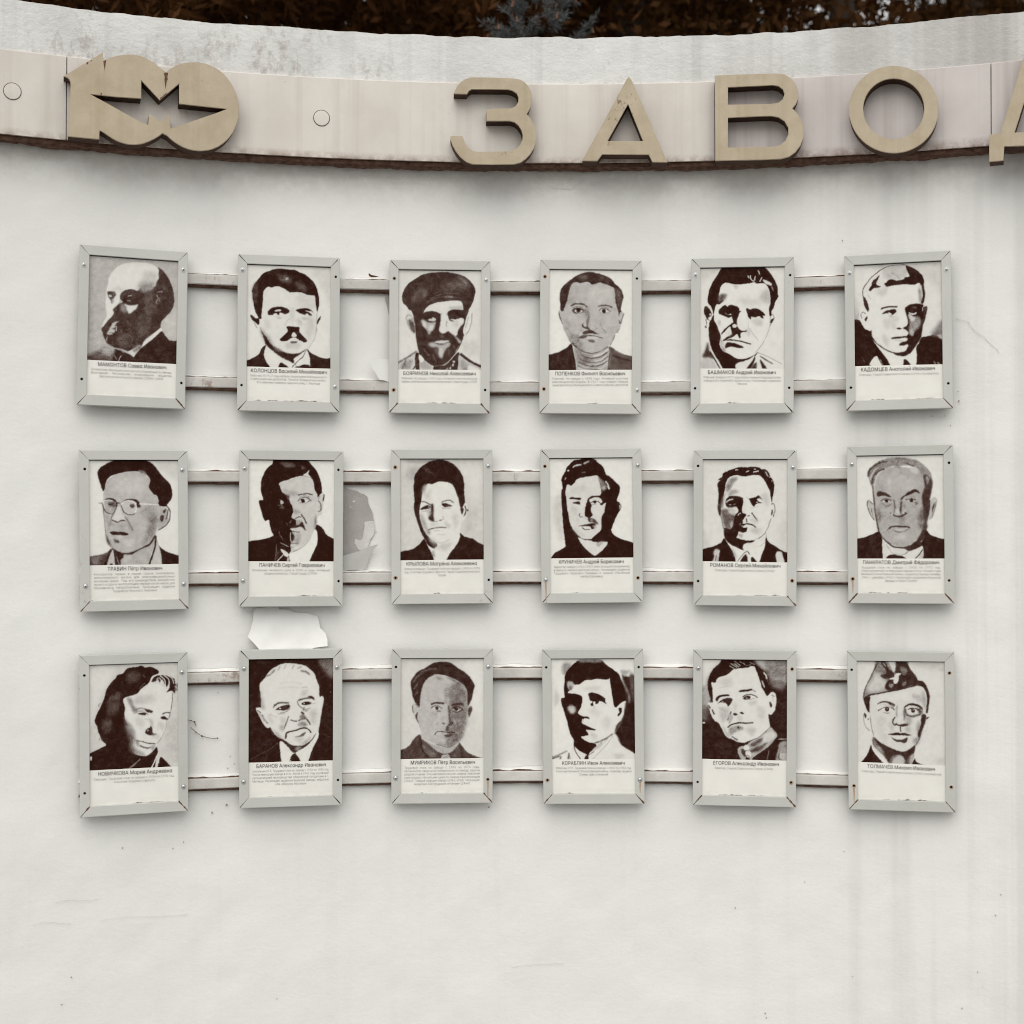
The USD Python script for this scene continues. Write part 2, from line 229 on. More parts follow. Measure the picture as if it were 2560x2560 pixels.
# the printed portraits: flat monochrome print, drawn as soft-edged tone shapes. "tone blur x,y x,y ..." is a filled closed curve,
# "Lwidth tone blur x,y ..." a stroke; tone 0 ink to 9 paper; 1 unit = 1/160 of the sheet drawing's width.
PORTRAITS = {
(1,1): """6.1
5.2 4 4,2 14,2 14,182 4,182
6.9 5 125,110 156,90 156,150 140,140
1.7 .5 122,24 130,28 138,38 145,52 149,66 150,80 148,90 142,100 134,108 129,113 127,120 126,126 115,134 103,143 97,152 92,160 85,164 78,165 72,164 60,160 50,158 42,154 37,150 34,142 31,134 29,128 31,124 36,118 42,110 48,104 50,98 47,95 52,90 60,84 64,82 60,75 62,66 70,61 80,60 88,63 95,58 105,55 115,54 119,47 124,40 123,30
8.2 .6 40,52 42,40 48,30 58,21 70,16.5 85,15 100,15.5 112,18 120,23 124,28 122,36 124,42 120,47 118,55 110,57 100,55 92,57 89,62 82,60 72,60 64,63 60,68 59,76 58,82 53,88 48,93 48,97 49,100 45,107 40,112 35,118 32,122 29,123 32,116 36,110 38,104 37,95 36,85 37,75 37,65 38,60
5.5 3 88,56 100,44 116,46 117,56 98,60
6.8 3 100,30 120,34 116,48 100,46
4.2 2 94,55 106,51 116,55 108,64 96,66
2 .7 39,64 45,63.5 51,64 53,70 50,74 48,80 46,84 44,78 41,74 40,70
6.5 .5 41,70 44,69 46,72 43,74
5 .8 46,78 49,76 49,82 46,84
L.9 7 .4 73,72 76,71 79,71.5
L1.2 5 .5 71,79 75,79 78,80.5
L2 1 .8 66,78 74,84 84,86 90,83
8 .9 67,85 74,87 82,87.5 89,86 86,93 80,98 75,101 71,96 69,90
3.6 1.5 60,86 68,86 70,100 62,96
6.6 .8 49,116 58,114 53,118 50,125 45,127 51,129 48,135 42,136 38,135 42,128 46,120
L1.2 5.5 .4 52,124 54,122 53,130
L1 1.4 .4 41,134 46,133 50,136
L.9 5.5 .4 39,139 37,147
L.8 4 .4 60,122 62,132
L1 3.2 .8 70,112 78,122
L1.6 5.5 .7 122,65 130,64
L1.4 5 .5 120,70 123,76 119,82 122,84
L1 4.5 .5 126,74 125,80
L1.2 3.4 .8 132,56 134,62
8.1 .5 128,125 129,131 120,138 108,148 97,156 101,147 112,138 122,129
7.6 .5 72,166 80,161 92,158 88,164 82,173 78,170
4 1 80,160 92,153 95,158 84,166
1.2 .5 128,131 132,134 138,142 143,146 158,147 158,190 40,190 46,175 49,165 52,160 60,162 70,167 78,171 82,174 88,166 97,157 115,143
3.2 2 5,170 18,165 30,159 42,158 50,164 45,182 5,182
5.2 2.5 28,160 42,156 49,162 42,172
2.2 2 5,174 20,172 40,176 40,184 5,184
L1 6 .4 52,160 58,162 66,166
L1 5 .5 47,166 54,178
L.9 7.5 .3 61,172 56,182
7.4 2 44,58 60,56 66,62 52,64
2.4 1.5 100,70 112,66 116,100 104,110
2.3 1.5 86,110 110,104 108,130 90,140
2.4 1.2 56,140 76,136 80,156 60,156""",
(1,2): """8.3
7.6 3 110,20 144,20 144,70 120,30
8.1 1 30,95 33,50 60,42 90,50 118,58 122,90 119,125 100,150 75,155 50,145 32,122 27,108
7.2 4 88,56 116,60 118,80 96,76
.9 .35 30,95 26,97 22,90 18,80 16,68 14.5,55 14.5,48 17,40 22,33 27,26 33,20 42,16 52,13 65,12.5 75,14 85,14.5 92,18 100,21 108,27 115,34 120,42 123,52 125,62 125,72 122,85 120,75 119,65 118,58 112,57 105,56 98,53 90,52 82,52 76,52 70,48 63,44 55,42 47,44 40,43 35,47 32,54 32,64 31,75 30,85 29,93
2.4 2.2 55,22 70,24 80,30 75,38 62,34
2.2 2 85,35 100,38 105,48 92,48
1.9 2 16,42 24,36 22,70 16,66
6 .8 70,28 73,28 73,31 70,31
1 .4 11,90 16,92 20,96 25,96 26,104 24,107 19,102 14,98
L1.1 2.5 .5 17,101 22,112
1 .4 128,92 126,98 122,106 122,100 125,95
L.9 5 .6 122,84 121,100 120,118
.9 .5 41,90 40,85 44,80 51,77 58,76 66,77 73,80 76,83 73,87 68,89 64,87 61,90 57,90 53,87 48,90
7.6 .35 51,83 56,80.7 62,81.8 61,83.6 56,84 52,84
8.2 .4 60,86.5 64,88 62,91 59,90
8.2 .4 49,89.5 53,87.5 55,90 52,92
.9 .5 86,82 90,80 98,79 106,79 112,82 116,86 112,84 105,83 101,82 104,84 110,87 113,90 112,92 106,89 104,88 102,90 98,89 93,87 89,85
8.2 .4 104,87.5 107,89 105,91 103,90
7 2.2 88,95 95,99 97,107 90,107
L1.1 6 .8 69,107 70,102 76,96
L1 6.4 .8 96,107 95,103 91,98
.9 .4 71,110 78,109 85,110 92,111 92,117 95,122 100,127 104,131 104,135 99,136 94,133 90,132 86,128 78,129 73,133 67,134 62,134 60,131 64,127 69,122 73,117
8 .35 82,119 87,123 87,126 82,127 79,125
8 .35 75,132 80,129.5 87,130 91,132 87,135 78,134.5
.9 .4 77,135 83,134.6 89,135 86,138 80,139
7 1.5 70,138 92,138 92,146 72,146
4.5 2.5 28,112 36,122 42,128 46,138 38,138 31,126
1 .7 27,110 31,119 37,127 43,136 50,143 60,149 72,154 84,155 94,153 103,147 99,152 88,160 83,164 83,171 74,167 62,161 50,152 43,146 37,140 36,138 32,125
3.5 1.6 42,132 52,144 64,150 54,150
8.3 .4 84,163 94,158 100,152 97,158 90,164 86,168
L.9 1.5 .35 104,148 98,160 90,167 80,178
L.9 1.5 .3 85,171 88,178
1 .35 37,141 30,146 26,155 18,161 5,167 5,190 42,180 38,170 34,160 34,152
1 .35 105,147 112,154 125,160 135,163 148,164 148,190 88,179 92,176 100,173 108,174 110,177 110,165 108,156
1 .35 60,171 66,172 74,178 76,184 56,184
L.7 4.5 .6 121,112 117,130 107,146
7 3 104,96 117,96 113,124 104,128
6.4 1 54,92 64,95 58,97
6.4 1 96,94 110,96 100,99
7.2 1.5 77,80 84,80 84,100 79,100
7.2 2.5 34,96 44,104 38,114""",
(1,3): """8
7.2 4 110,130 140,130 140,150 120,150
1.6 .4 30,78 25,75 21,69 16,65 14,58 14,50 17,42 22,34 30,27 38,22 48,16 60,13 75,11.5 90,11.5 102,13 115,17 125,24 132,32 136,42 134,52 132,60 128,68 124,76 122,84 118,80 115,70 113,62 108,60 98,59 85,61 75,62 65,65 58,68 53,73 50,78 48,84 42,90 35,92
2.6 4 80,42 95,26 115,24 120,40
3.6 2 106,18 120,24 128,36 118,30
L1.4 3.2 .8 55,62 65,57 78,53 92,52 108,55
L1.8 4.6 .8 84,53.5 98,53
L.9 3.2 .6 62,56 75,50 90,47 108,47
1.5 .5 33,85 48,80 60,77 70,78 78,81 92,80 116,70 122,80 122,95 118,105 116,118 112,130 108,138 104,145 95,157 86,166 75,169 66,169 58,165 48,157 42,150 40,140 37,125 36,112 35,100
8 .7 52,76 58,69 68,65 80,62 95,60 110,60 114,66 115,74 110,74 100,73.5 92,77 89,82 85,77 80,80 76,80 68,76 58,75
8 .7 79,81 86,80 90,86 92,92 100,94 110,88 116,90 115,98 110,103 106,110 105,116 101,118 94,113 90,110 86,113 82,114 78,113 75,108 77,100 78,92
6.5 1 92,70 112,68 112,74 96,74
5.8 1 46,92 50,92 56,96 62,96 69,94 68,103 63,110 58,116 55,109 50,104 47,99
7.6 1 48,93 52,96 54,106 49,101
7.3 1 58,102 66,100 64,108 58,110
7 .4 57,92 62,88 68,89 70,92 64,93.5
1 .4 58,84.5 63,85 63,89.5 59,89
L1 1.4 .4 56,95 63,96.5 70,95
L1.6 1.2 .6 56,84 66,85 72,90
1.3 .6 89,80 93,76 100,74 110,75 116,78 118,84 112,87 105,82.5 98,83 92,86 90,83
1.6 .5 92,87 98,84 104,85 108,90 100,88 94,90
8.2 .4 94,90.5 103,91 106,89.5 103,93.5
1 .4 98,85 103,86 103,90 99,90
L.8 4 .5 92,92 98,94.5 106,93
L1.1 2.5 .6 88,94 87,100 88,103
5 .9 20,86 26,83 32,88 34,100 35,115 30,112 24,103 21,94
7.6 .6 21,88 26,85 30,88 24,92
2.4 1 25,92 33,98 35,114 28,107
8.1 .5 122,83 128,79 130,86 127,100 123,112 118,117 115,110 118,98
L.9 3 .5 130,80 129,95 124,110 119,117
L.9 5 .5 124,86 121,98 119,105
5.5 .9 100,117 106,122 112,128 109,131 104,124
7.3 .6 67,129 76,126.5 86,126.5 92,127 85,131 76,131
L1.1 1.6 .4 68,130 78,132.5 90,128.5
6 1.4 57,133 64,129 72,133 82,133 93,129 92,136 86,140 82,150 78,156 74,150 74,140 66,138
7 .9 76,140 80,140 81,150 77,153
2.6 .8 68,138 74,140 72,148 68,145
3.4 1.2 78,118 82,119 81,122
7.2 .7 6,164 20,156 36,145 40,143 42,152 50,160 60,168 68,175 72,184 4,184
5.4 1.6 40,156 50,160 62,172 46,174
4.8 1.5 12,166 30,158 26,174 14,174
L3 3 .8 6,164 22,155 38,144
1.3 .5 36,148 41,148 42,160 43,182 37,176 35,162
L2 1.8 .6 30,178 37,167
L2.2 3.4 .7 14,174 20,158
8.2 .6 42,150 50,158 46,164 42,160
1.5 .4 84,168 96,157 106,146 109,150 107,165 105,184 66,184 66,169
7.4 .5 98,160 101,161 101,163 98,163
7.2 .5 97,166 99,165 99,169 97,169
6.8 .5 94,170 95,170 94,174 92,174
6.6 .6 108,150 118,157 130,164 150,170 150,186 104,186 107,168
4.6 1.6 112,160 122,166 122,178 112,174
8 .9 124,168 144,176 144,182 126,180
L4.2 1.3 .6 110,148 120,156 132,164 148,171
L.8 6.4 .3 107,136 100,150 92,160 82,167 68,170
L1.6 6 .4 85,178 90,172
7 1.5 96,96 108,96 104,104
L.9 3.2 .7 50,140 58,152
L.9 3 .7 90,140 92,152
L.9 3.2 .7 64,150 70,162
L.9 3.4 .7 98,132 102,142
2.6 2 30,50 50,36 56,50 34,62""",
(1,4): """8.6
6.1 .6 40,45 45,32 55,28 70,29 80,32 90,29 105,32 115,36 119,48 120,62 124,75 126,85 124,100 120,113 116,122 110,133 100,142 90,147 80,147 68,144 55,137 45,130 38,115 33,105 30,92 32,78 36,65 40,55
6.8 4 75,40 110,40 112,60 80,64
5.3 3 42,40 56,36 52,60 42,66
1.4 .5 28,77 27,65 26,55 27,44 31,36 38,29 46,23 55,17 65,13 75,11 85,12.5 95,15 105,19 113,24 118,31 124,36 130,44 132,54 130,62 128,74 130,80 126,88 124,78 121,68 119,58 119,46 116,38 108,34 100,31 92,29 86,31 80,32 75,29 68,28 60,30 54,28 48,30 43,38 41,48 39,58 35,68 32,77
2.7 1.6 118,38 128,46 130,58 125,70 121,58
2.6 2 60,16 76,18 70,26 58,24
2.4 2 92,18 108,26 100,28
6.2 .5 24,77 28,76 33,80 32,95 28,92 25,85
L1.7 2 .5 25,79 27,88 31,98
6.2 .5 127,80 133,81 131,92 127,105 124,113 120,112 125,95
L1.5 2 .5 133,82 130,90 127,98 126,92
L.9 4 .5 120,113 126,106
L1 3 .6 33,104 38,116 45,130
L2.6 1.9 .6 45,68.5 50,65 58,64.5 66,65.5 72,70
L2.3 2.4 .6 90,69 98,67.5 106,68 114,71
2.3 .6 47,75 52,71 60,71 66,74 70,76 66,79 60,80 52,81 48,78
7.8 .4 51,76.5 55,74 64,76.5 61,79 55,79
.9 .4 54,72.5 60,72.5 60.5,78 55,78.4
L.9 2.4 .4 48,71 56,69 64,71
L1.5 2 .5 91,76.5 96,72.5 104,73 111,78
8.2 .4 94.5,77 102,74.5 107,78 99,80
1 .4 97,74.5 102.5,74.5 102,80 98,80
L.7 4 .5 94,79 100,81.5 107,79
L.8 3 .5 95,72 102,70 108,73
3.2 1.3 73,78 76,82 75,92 74,102 76,107 80,110 70,106 66,104 70,98 72,88
4.4 2 66,74 74,74 74,86 68,86
1.9 .6 66,97 63,102 68,106 76,109 79,111 73,104
6.6 .5 65.5,98.5 70,97.5 70.5,102.5 67,102.5
L.9 3.6 .5 83,109 90,105
L1 3.2 .6 94,98 99,108 104,114
4.4 2 63,104 58,112 55,120 60,124 62,112
7 1 59,112 63,112 62,118 58,118
1.7 .6 64,115 68,110 76,109 82,110 88,114 92,115 86,116 78,114 70,116
L1.5 1.2 .4 57,122 66,117.5 76,118 86,119 98,122.5
2 .6 58,121 66,118 72,120 64,123
7.2 .5 72,121 80,120.3 90,122 84,124.3 74,124
2.8 .8 74,125 84,126 84,130 76,129
4.2 2.5 40,115 46,128 56,138 68,145 62,128 50,116
5 3 34,90 42,95 44,112 38,112
L1.2 2 .6 118,118 114,127 110,135
L2.6 1.8 .7 46,130 60,142 72,147 82,148 94,145 107,137
5.4 .6 50,138 60,144 75,149 90,147 107,138 109,145 106,160 104,186 54,186 54,166
4 2 54,140 70,149 80,160 60,165
7.6 .6 82,152 95,148 107,140 106,144 94,151 84,154
7 .6 84,160 95,157 108,148 106,152 96,160 86,162
7.2 .6 82,167 96,164 106,157 105,161 96,167
7 .7 60,170 78,174 95,171 105,164 104,168 88,178 62,176
L1.6 2.2 .5 62,150 72,155 82,156 95,153 107,145
L1.4 2.6 .5 58,156 76,163 95,161 107,152
L1.6 2.2 .5 57,163 78,169.5 95,167 106,160
L1.6 2.4 .5 55,168 70,174 94,175
1.2 .5 46,132 38,138 25,145 4,151 4,190 55,190 53,165 50,150
2.5 .6 109,136 120,143 132,149 152,154 152,190 104,190 107,160 109,146
L3 1.3 1 115,152 130,157 150,162
L1 4 .6 110,140 112,150 108,170""",
(1,5): """8.2
7.3 4 8,14 40,14 20,30 8,30
8.3 1 40,44 60,38 90,36 116,40 123,70 124,95 122,112 114,135 98,156 75,163 50,150 41,120 30,90
7 4 70,62 100,66 112,72 80,72
6 3 106,58 120,48 123,70 112,68
L.8 3.5 .4 124,92 123,108 118,125 110,140 100,153
.8 .35 22,72 20,65 22,52 25,42 30,32 37,22 44,11 60,8 90,8 113,10 122,18 128,27 132,34 136,45 136,55 137,60 132,68 130,77 126,84 126,90 123,92 122,80 124,72 124,62 123,52 120,44 116,38 108,37 102,38 97,35 90,37 82,38 72,39 62,38 52,36 47,37 42,42 40,50 39,58 42,62 46,66 40,72 35,72 32,80 30,90 28,82 25,75
3 1.5 40,56 52,55 50,62 44,68 38,68
L1.6 8 .35 87,24 89,28
L1.6 8 .35 91,24 92,30 97,34
L1.4 8 .35 103,15 105,18 106,22
L1.8 7.8 .4 99,25 98,32
L1.6 7.8 .4 110,27 107,34
7.8 .5 112,31 120,34 126,38 124,41 114,36
L1 7.5 .5 126,42 129,50
5.4 1.5 63,41 70,42 68,46
.8 .4 30,90 31,100 36,108 38,115 41,122 42,130 40,137 42,145 48,152 58,157 68,163 80,164 90,161 98,157 104,153 97,161 90,167 80,171 70,174 66,190 48,188 40,170 32,158 26,145 23,130 22,115 22,105 26,98
5 1.2 42,130 48,142 50,152 44,148
7 1 42,136 48,138 50,146 44,142
6.5 1 36,100 42,100 40,108
1 .4 15,76 20,75 25,80 27,88 25,95 26,100 20,98 17,93 14,85
8.2 .4 16,74.5 20,71.5 24,77 28,83 27.5,86.5 24,81 20,76
8 .4 23.5,88 26,88 25,91 23.5,90
8.2 .4 22,94 26,93 25,99 22,98
L1.5 1 .4 17,97 19,106 18,112 16,108
8.2 .5 20,101 23,107 21,113 19,112
L2.2 8.3 .4 22,134 26,148 33,162 46,182
.8 .4 39,82 44,77 49,73 53,76 58,73 66,75 72,78 73,83 76,84 73,87 71,93 69,98 69,103 64,105 62,98 60,93 55,95 48,92 43,90 39,88
L.8 6 .3 49,86.5 53,89.5 57,90
8 .3 56,89.5 59,88 59,90
.8 .4 84,80 87,79 91,81 97,79 104,80 110,84 115,89 114,92 111,90 113,96 109,95 106,92 100,94 93,94 92,98 88,94 86,88
7 .4 92,93 95,94 93,96
.8 .4 63,103 69,104 70,110 74,115 80,117 85,115.5 85,118.5 80,118.5 75,121 75,126 74,130 72,127 69,122 64,126 58,129 52,131 48,134 46,133 50,129 56,125 60,122 59,115 58,110 54,112 48,119 43,123 45,118 53,110 58,106
8.2 .4 61.5,107.5 65,105.5 69,108 67,111 63,111
L2.3 .8 .4 46,133 58,132 70,133.5 80,135.5 92,139
.9 .5 52,137 62,137 72,140 80,144 74,146 60,143.5 50,146
L.8 4.5 .5 87,103 88,110 88,116
L.6 5 .5 90,113 98,125 104,133
L1 3 .4 124,92 128,90 130,96 124,108
1 .4 125,98 130,96 127,102 124,104
1.8 1.5 21,136 23,148 28,158 30,164 12,162 16,150
6.5 1.5 10,168 24,162 36,180 10,182
L2 1.2 .5 24,152 34,168 42,182
8 .5 68,172 80,168 92,163 98,158 92,172 82,179 68,180
L.9 3 .4 103,153 120,160 143,172
1.2 .5 99,160 92,170 82,184 90,184 98,168
2.2 .8 96,173 102,170 101,184 90,184
1.2 .6 107,165 112,170 121,184 112,184
L2 2 .6 107,159 120,167 128,172
7 1.5 84,112 92,116 88,126
6.8 2 92,100 110,98 108,110
7 2 54,118 60,122 54,126""",
(1,6): """8
6 4 30,11 150,8 150,15 60,18
7.2 5 100,14 150,12 150,60 120,30
5.5 2 6,85 14,95 10,104 4,104
7.2 2.5 5,60 12,90 5,100
8.2 1 30,60 60,48 112,45 116,80 116,130 100,155 80,160 55,152 36,130
L1.3 1.5 .4 28,92 22,80 20,68 19,58 21,50 27,42 33,34 42,26 52,19 62,15 75,13 90,12.5
6.6 2 58,18 88,16 92,30 72,38 52,32
L1 4 .6 66,26 74,30 80,36
1.1 .5 20,66 24,70 28,80 29,90 24,86 21,76
1 .5 29,54 33,48 35,40 40,36 47,30 44,37 41,44 44,47 49,49 44,51 36,52 32,57
.9 .5 55,44 58,42 62,38 68,37 75,39 82,38 88,36 88,34 96,32 93,24 90,14 98,16 106,20 113,26 118,32 120,40 120,50 122,60 121,70 119,78 115,76 118,65 117,55 115,48 112,43 105,46 98,46 90,45 80,46 70,47 62,49 58,49
4.6 1.2 111,52 116,56 116,72 113,75
7.2 .6 113,46 116,48 116,54 113,52
.8 .4 4,105 12,105 18,112 22,120 27,122 33,122 34,130 36,137 40,145 48,155 55,165 62,174 68,190 4,190
8.2 .4 13,94 20,90 27,92 32,96 33,122 27,122 21,117 16,108
L1 2 .4 17,103 16,95 20,92.5 24,95
1 .4 22,104 27,99 26,104 24,108
8.2 .4 41,166 46,172 52,183 33,183 31,178
L.7 7 .3 47,170 53,181
L.7 6 .3 30,178 33,184
L.6 4 .4 18,168 22,176
8.3 .4 36,138 46,150 60,159 75,165 88,167 100,160 108,149 109,162 107,190 68,186 58,168 46,153
L2 1 .5 35,135 42,144 52,152 64,158 76,162 86,163
L.8 5 .4 37,138 50,152 66,160
.9 .6 89,86 94,81 102,78 112,78 119,80 121,88 120,100 119,112 118,122 116,133 113,140 109,146 103,155 97,162 88,166 78,165 70,161 80,160 90,157 94,150 94,146 88,148 80,148 83,143 90,141 94,137 88,135 80,136.5 68,137 67,135 74,134 84,133 92,132 95,127 91,122 86,119 92,115 94,110 93,103 91,95
4.2 1.4 95,97 100,101 108,99 114,103 115,113 110,120 104,125 102,132 97,128 96,118 97,108
7.2 1 95,94 102,99 107,103 99,107
6 1.2 98,120 103,124 102,132 98,128
3.4 1 100,84 106,83 108,86
7.4 .4 95,92 102,94 108,92.5 107,95.5 100,96.5
1 .4 99,88 105,88 105,93 100,93
L2.6 1 .5 49,87 56,84 66,82.7 76,83
1 .5 51,95 57,90 64,88 72,87 75,91 72,94 67,97 60,94 55,95
8.2 .35 62,92.5 67,95 64.5,97.5 62,95
L1.5 2.6 .7 63,98.5 70,100
1 .4 75,119.5 79,118 84,120 80,121.5
6.6 2 67,115 74,112 72,122
7 3 62,100 80,102 70,112
L1.6 1.2 .4 68,136 76,134 86,134 92,133
1.3 .5 120,85 124,82 126,85 124,95 122,105 119,112 119,98
L1 7 .4 118,90 119,83 123,81
.8 .5 116,135 124,133 132,131 136,128 142,127 146,135 156,136 156,190 108,190 109,165 108,150 112,145
4 2.5 132,130 140,118 146,107 154,108 154,133
6 1.2 142,130 146,135 152,138 152,132
1 .4 88,171 93,173 100,182 102,186 86,186 87,176
L.9 7 .4 137,174 140,180
L1.4 7 .4 143,176 148,181
7.1 2 52,104 70,108 60,122
7.2 2 50,128 64,140 58,150
L1 5 .6 72,139.5 86,140.5
7.2 2 40,56 60,50 54,66
L.8 4.5 .5 36,44 44,40
L.8 5 .5 26,62 32,70""",
(2,1): """8.5
7.4 5 118,10 156,10 156,40 140,30
6.2 .5 33,58 38,42 48,33 60,28 75,25 90,25 102,30 110,38 108,50 116,60 122,68 125,78 128,84 124,100 120,118 118,128 112,140 100,148 88,155 75,160 62,160 50,155 42,145 36,135 35,120 34,105 32,90 32,70
7 5 50,40 90,34 100,60 60,62
5 3 96,84 120,84 118,110 100,104
.8 .5 32,58 29,52 28,48 25,38 23,28 26,20 34,14 45,8 55,4 75,3 100,4 110,8 118,15 125,24 133,34 142,43 147,55 146,68 140,77 138,80 140,84 130,82 124,80 124,72 121,64 116,62 112,57 108,50 110,42 110,37 106,31 100,27 90,24 78,24 66,26 55,29 46,32 40,37 36,44 35,52
4 1 90,22 100,24 104,30 96,28
1.3 .5 34,72 42,69 50,71 55,77 54,85 50,82 48,77 42,74
5.4 .6 31,76 40,73 50,75 54,80 53,90 46,95 38,94 33,87
3.2 1 40,77 50,76 52,84 42,84
L1.3 1.2 .4 29,77 32,87 37,93 44,96 50,93 53,86 54,79
L1.5 8.5 .35 25,76.5 31,75 34,85
L1.5 8.5 .35 31,75 36,73 42,72.7 47,74
L1.8 4 .5 24,78 29,78
L2 1.2 .5 53,79 57,77 61,79.5
L1.1 7.5 .35 59,78 62,80
6.8 .6 64,80 70,74 80,74 86,80 86,90 82,96 72,95 66,90
1.2 .5 62,77 70,71.5 80,70.5 88,72 92,77 88,80 86,76 78,72.5 70,73.5
L1.8 8.6 .35 62.5,80 66,75.5 72,73.5 80,74.5 86,79 86.5,88 84,93
L1.3 1.2 .4 61,81 64,90 70,95.5 78,97 84,95
1.5 .6 88,77 94,82 92,85 88,84
1.5 .5 40,79.5 46,78 48,80.5 43,82
2 .7 76,80 82,79 84,83 80,86 76,83
L1.8 8.6 .35 92,78.5 110,79 124,80
7.6 .8 55,85 60,84 63,95 68,103 69,107 64,108 56,110 47,107 46,104 50,98
L2.4 1.4 .6 45,106 50,108 56,110 61,107 68,107
L1.2 2 .5 50,93 46,100 44,106
L1.6 2.2 .8 68,101 74,110 79,120 80,124
4.6 2 68,104 76,114 78,124 70,112
L1.2 3 .7 44,107 42,116 41,120
1.1 .5 42,127 48,125 56,126 64,126 73,129.5 66,132 55,131 46,131
7.2 1.4 52,133 66,133 60,137
2 1 48,138 56,140 58,144 52,144
4 3 110,95 122,105 118,125 108,140 95,148 105,125
2 1.3 36,130 42,144 48,155 42,150 37,142
L.9 2.5 .5 32,80 33,105 36,134
5.6 .5 126,88 132,83 140,83 143,92 142,105 134,116 124,121 122,112
L1.3 1 .4 138,82 143,90 142,105 134,116 123,122
L1.5 8.2 .4 130,86 136,84 141,91 140,102
1.5 .5 131,91 136,87 134,94
1.8 .6 128,97 133,99 130,108 126,104
L1.5 1.5 .4 140,88 138,98 136,104
5.9 .5 60,170 80,162 95,154 108,145 118,130 116,150 110,165 106,190 64,190
1.3 .7 45,153 55,158 68,161 82,158 96,151 108,144 118,130 117,136 108,148 95,154 80,163 70,168 60,173 62,190 52,190 48,170 47,160
6.4 .9 66,164 78,166 74,176 66,174
L1 5 .5 53,168 58,182
L1 5.5 .5 60,172 66,182
6.8 .5 118,138 122,145 127,158 130,190 108,190 114,165
L3 1.2 .5 119,132 117,152 111,170 106,186
6.6 .5 42,160 47,157 49,170 51,190 35,190
.9 .5 119,135 124,148 132,155 142,160 162,166 162,190 129,190 128,165 125,152
2.2 .7 45,154 38,160 24,165 4,168 4,190 34,190 40,168
L4 .9 .7 44,156 38,170 33,186
3.4 2 12,172 26,170 24,182 12,182
1 .5 42,180 46,180 46,184 42,184
5.2 2 56,112 70,112 64,122
7.2 2 62,140 84,140 74,150
L.9 4 .7 40,112 50,114
5 2 36,100 44,110 40,124""",
(2,2): """8.6
7.1 .6 58,48 62,45 75,41 90,36 98,36 108,39 114,42 117,55 121,66 123,76 121,90 121,105 120,120 117,132 110,142 100,152 88,160 78,164 76,155 70,140 60,120 56,80
.7 .4 27,76 32,75 29,65 28,55 29,42 33,32 38,23 47,15 52,6 80,6 104,8 112,16 120,25 126,38 129,50 130,65 128,72 124,77 122,66 118,58 116,46 113,40 105,37 96,35 90,36 82,38 72,42 62,45 58,48 60,53 63,62 70,67 74,72 77,80 80,86 82,95 80,100 79,105 84,108 88,112 80,116 78,122 80,128 79,132 78,140 77,150 78,160 76,164 75,172 80,190 48,190 50,160 51,145 50,137 46,128 43,118 41,109 36,111 32,105 29,95 26,85 25,78
5.4 2 64,58 80,60 92,64 76,70
2.8 .8 70,66 76,70 74,76
7.6 .5 98,34 104,30 108.5,25.5 107,32 112,38 104,36
2.6 1.4 60,13 80,13 85,20 70,20
2.4 1.2 96,18 102,22 96,24
L.8 3 .4 65,32 75,36
L2 1.3 .5 90,67.5 98,65.5 106,64.5 114,66.5
L1.4 1.4 .5 90,77.5 95,72.5 102,70.5 108,73.5 112,77
8.3 .4 100,75 107,77 103,79.5
.8 .4 94.5,74.5 100,74 101.5,78.5 97,80
L1 2 .5 93,80 102,80.5 110,76.5
L.9 3 .5 92,71 102,68 110,72
7 .5 61,76 63,76.5 66,80 63,83 61,82
L.8 6 .4 56,84 64,84.5
L.7 6 .4 58,74.5 62,76 66,80
3 1 58,88 66,86 66,90
5 1.5 82,90 92,94 86,100
L1 3 .5 90,96 94,97
L2 1.2 .5 95,99 100,107 104,115
L1.6 1.3 .5 85,107 91,104 95,104.5
5 1 85,110 94,109 98,114 96,118 86,119
.9 .6 75,110 80,107.5 86,110 86,118 80,121 75,119
1.2 .6 84,118.5 92,117 96,112 99,115 102.5,127 98,122.5 94,120.5 86,122.5 77,122
L.8 6.5 .4 87,110 88,116
L.8 6.5 .4 90.5,110 91.5,115
L.8 5.5 .4 76,114 79,110
L.8 5 .4 70,113 72,117
L1.7 7.6 .4 77,124.3 84,125.2 91,122.6
L1.8 1.3 .5 80,128 88,129.5 93,129
.9 .6 78,132 83,131 84,140 80,146 78,150 75,142
L1.2 7 .4 77,130 77.5,142 79,147
L1 7 .4 81,131 84,134
2.6 .6 82,134 84,140 83,146
5.2 1.2 86,134 95,131 92,148 86,150
L1.8 2.2 .6 80,148 90,149
L1.2 2.2 .6 76,154 88,156
L1.3 1.7 .6 117,133 108,145 98,154 88,160 78,165
7.6 .6 80,156 98,150 112,138 100,152 88,159
4.2 1.2 118,104 121,100 120,124 117,128
L.8 5 .5 58,128 60,135 65,142
L.9 6.5 .4 60,147 68,151 74,154
7.3 .4 122,76 128,65 133,64 133,75 131,90 129,99 124,103 121,100
L2 1.2 .4 133.5,66 132,77
L1.8 1.3 .5 124,77 128,83 128,92 123,95
L.8 3 .5 126,68 123,78
.7 .4 3,146 28,142 42,139 50,136 52,150 53,190 3,190
.7 .4 121,117 128,120 133,126 138,134 155,143 155,190 104,190 112,168 118,158 122,145 122,130 119,125
8.6 .4 118,125 122,133 121,150 115,163 104,190 80,190 77,168 78,164 88,161 100,153 110,142
8 .5 61,158 70,162 75,168 71,171 66,167
L1.8 8 .4 67,166 60,173 54,181
L.8 6 .4 54,150 53,165 51,180
6.5 .5 73,170 75,176 72,180
2 1.4 52,165 58,162 55,178""",
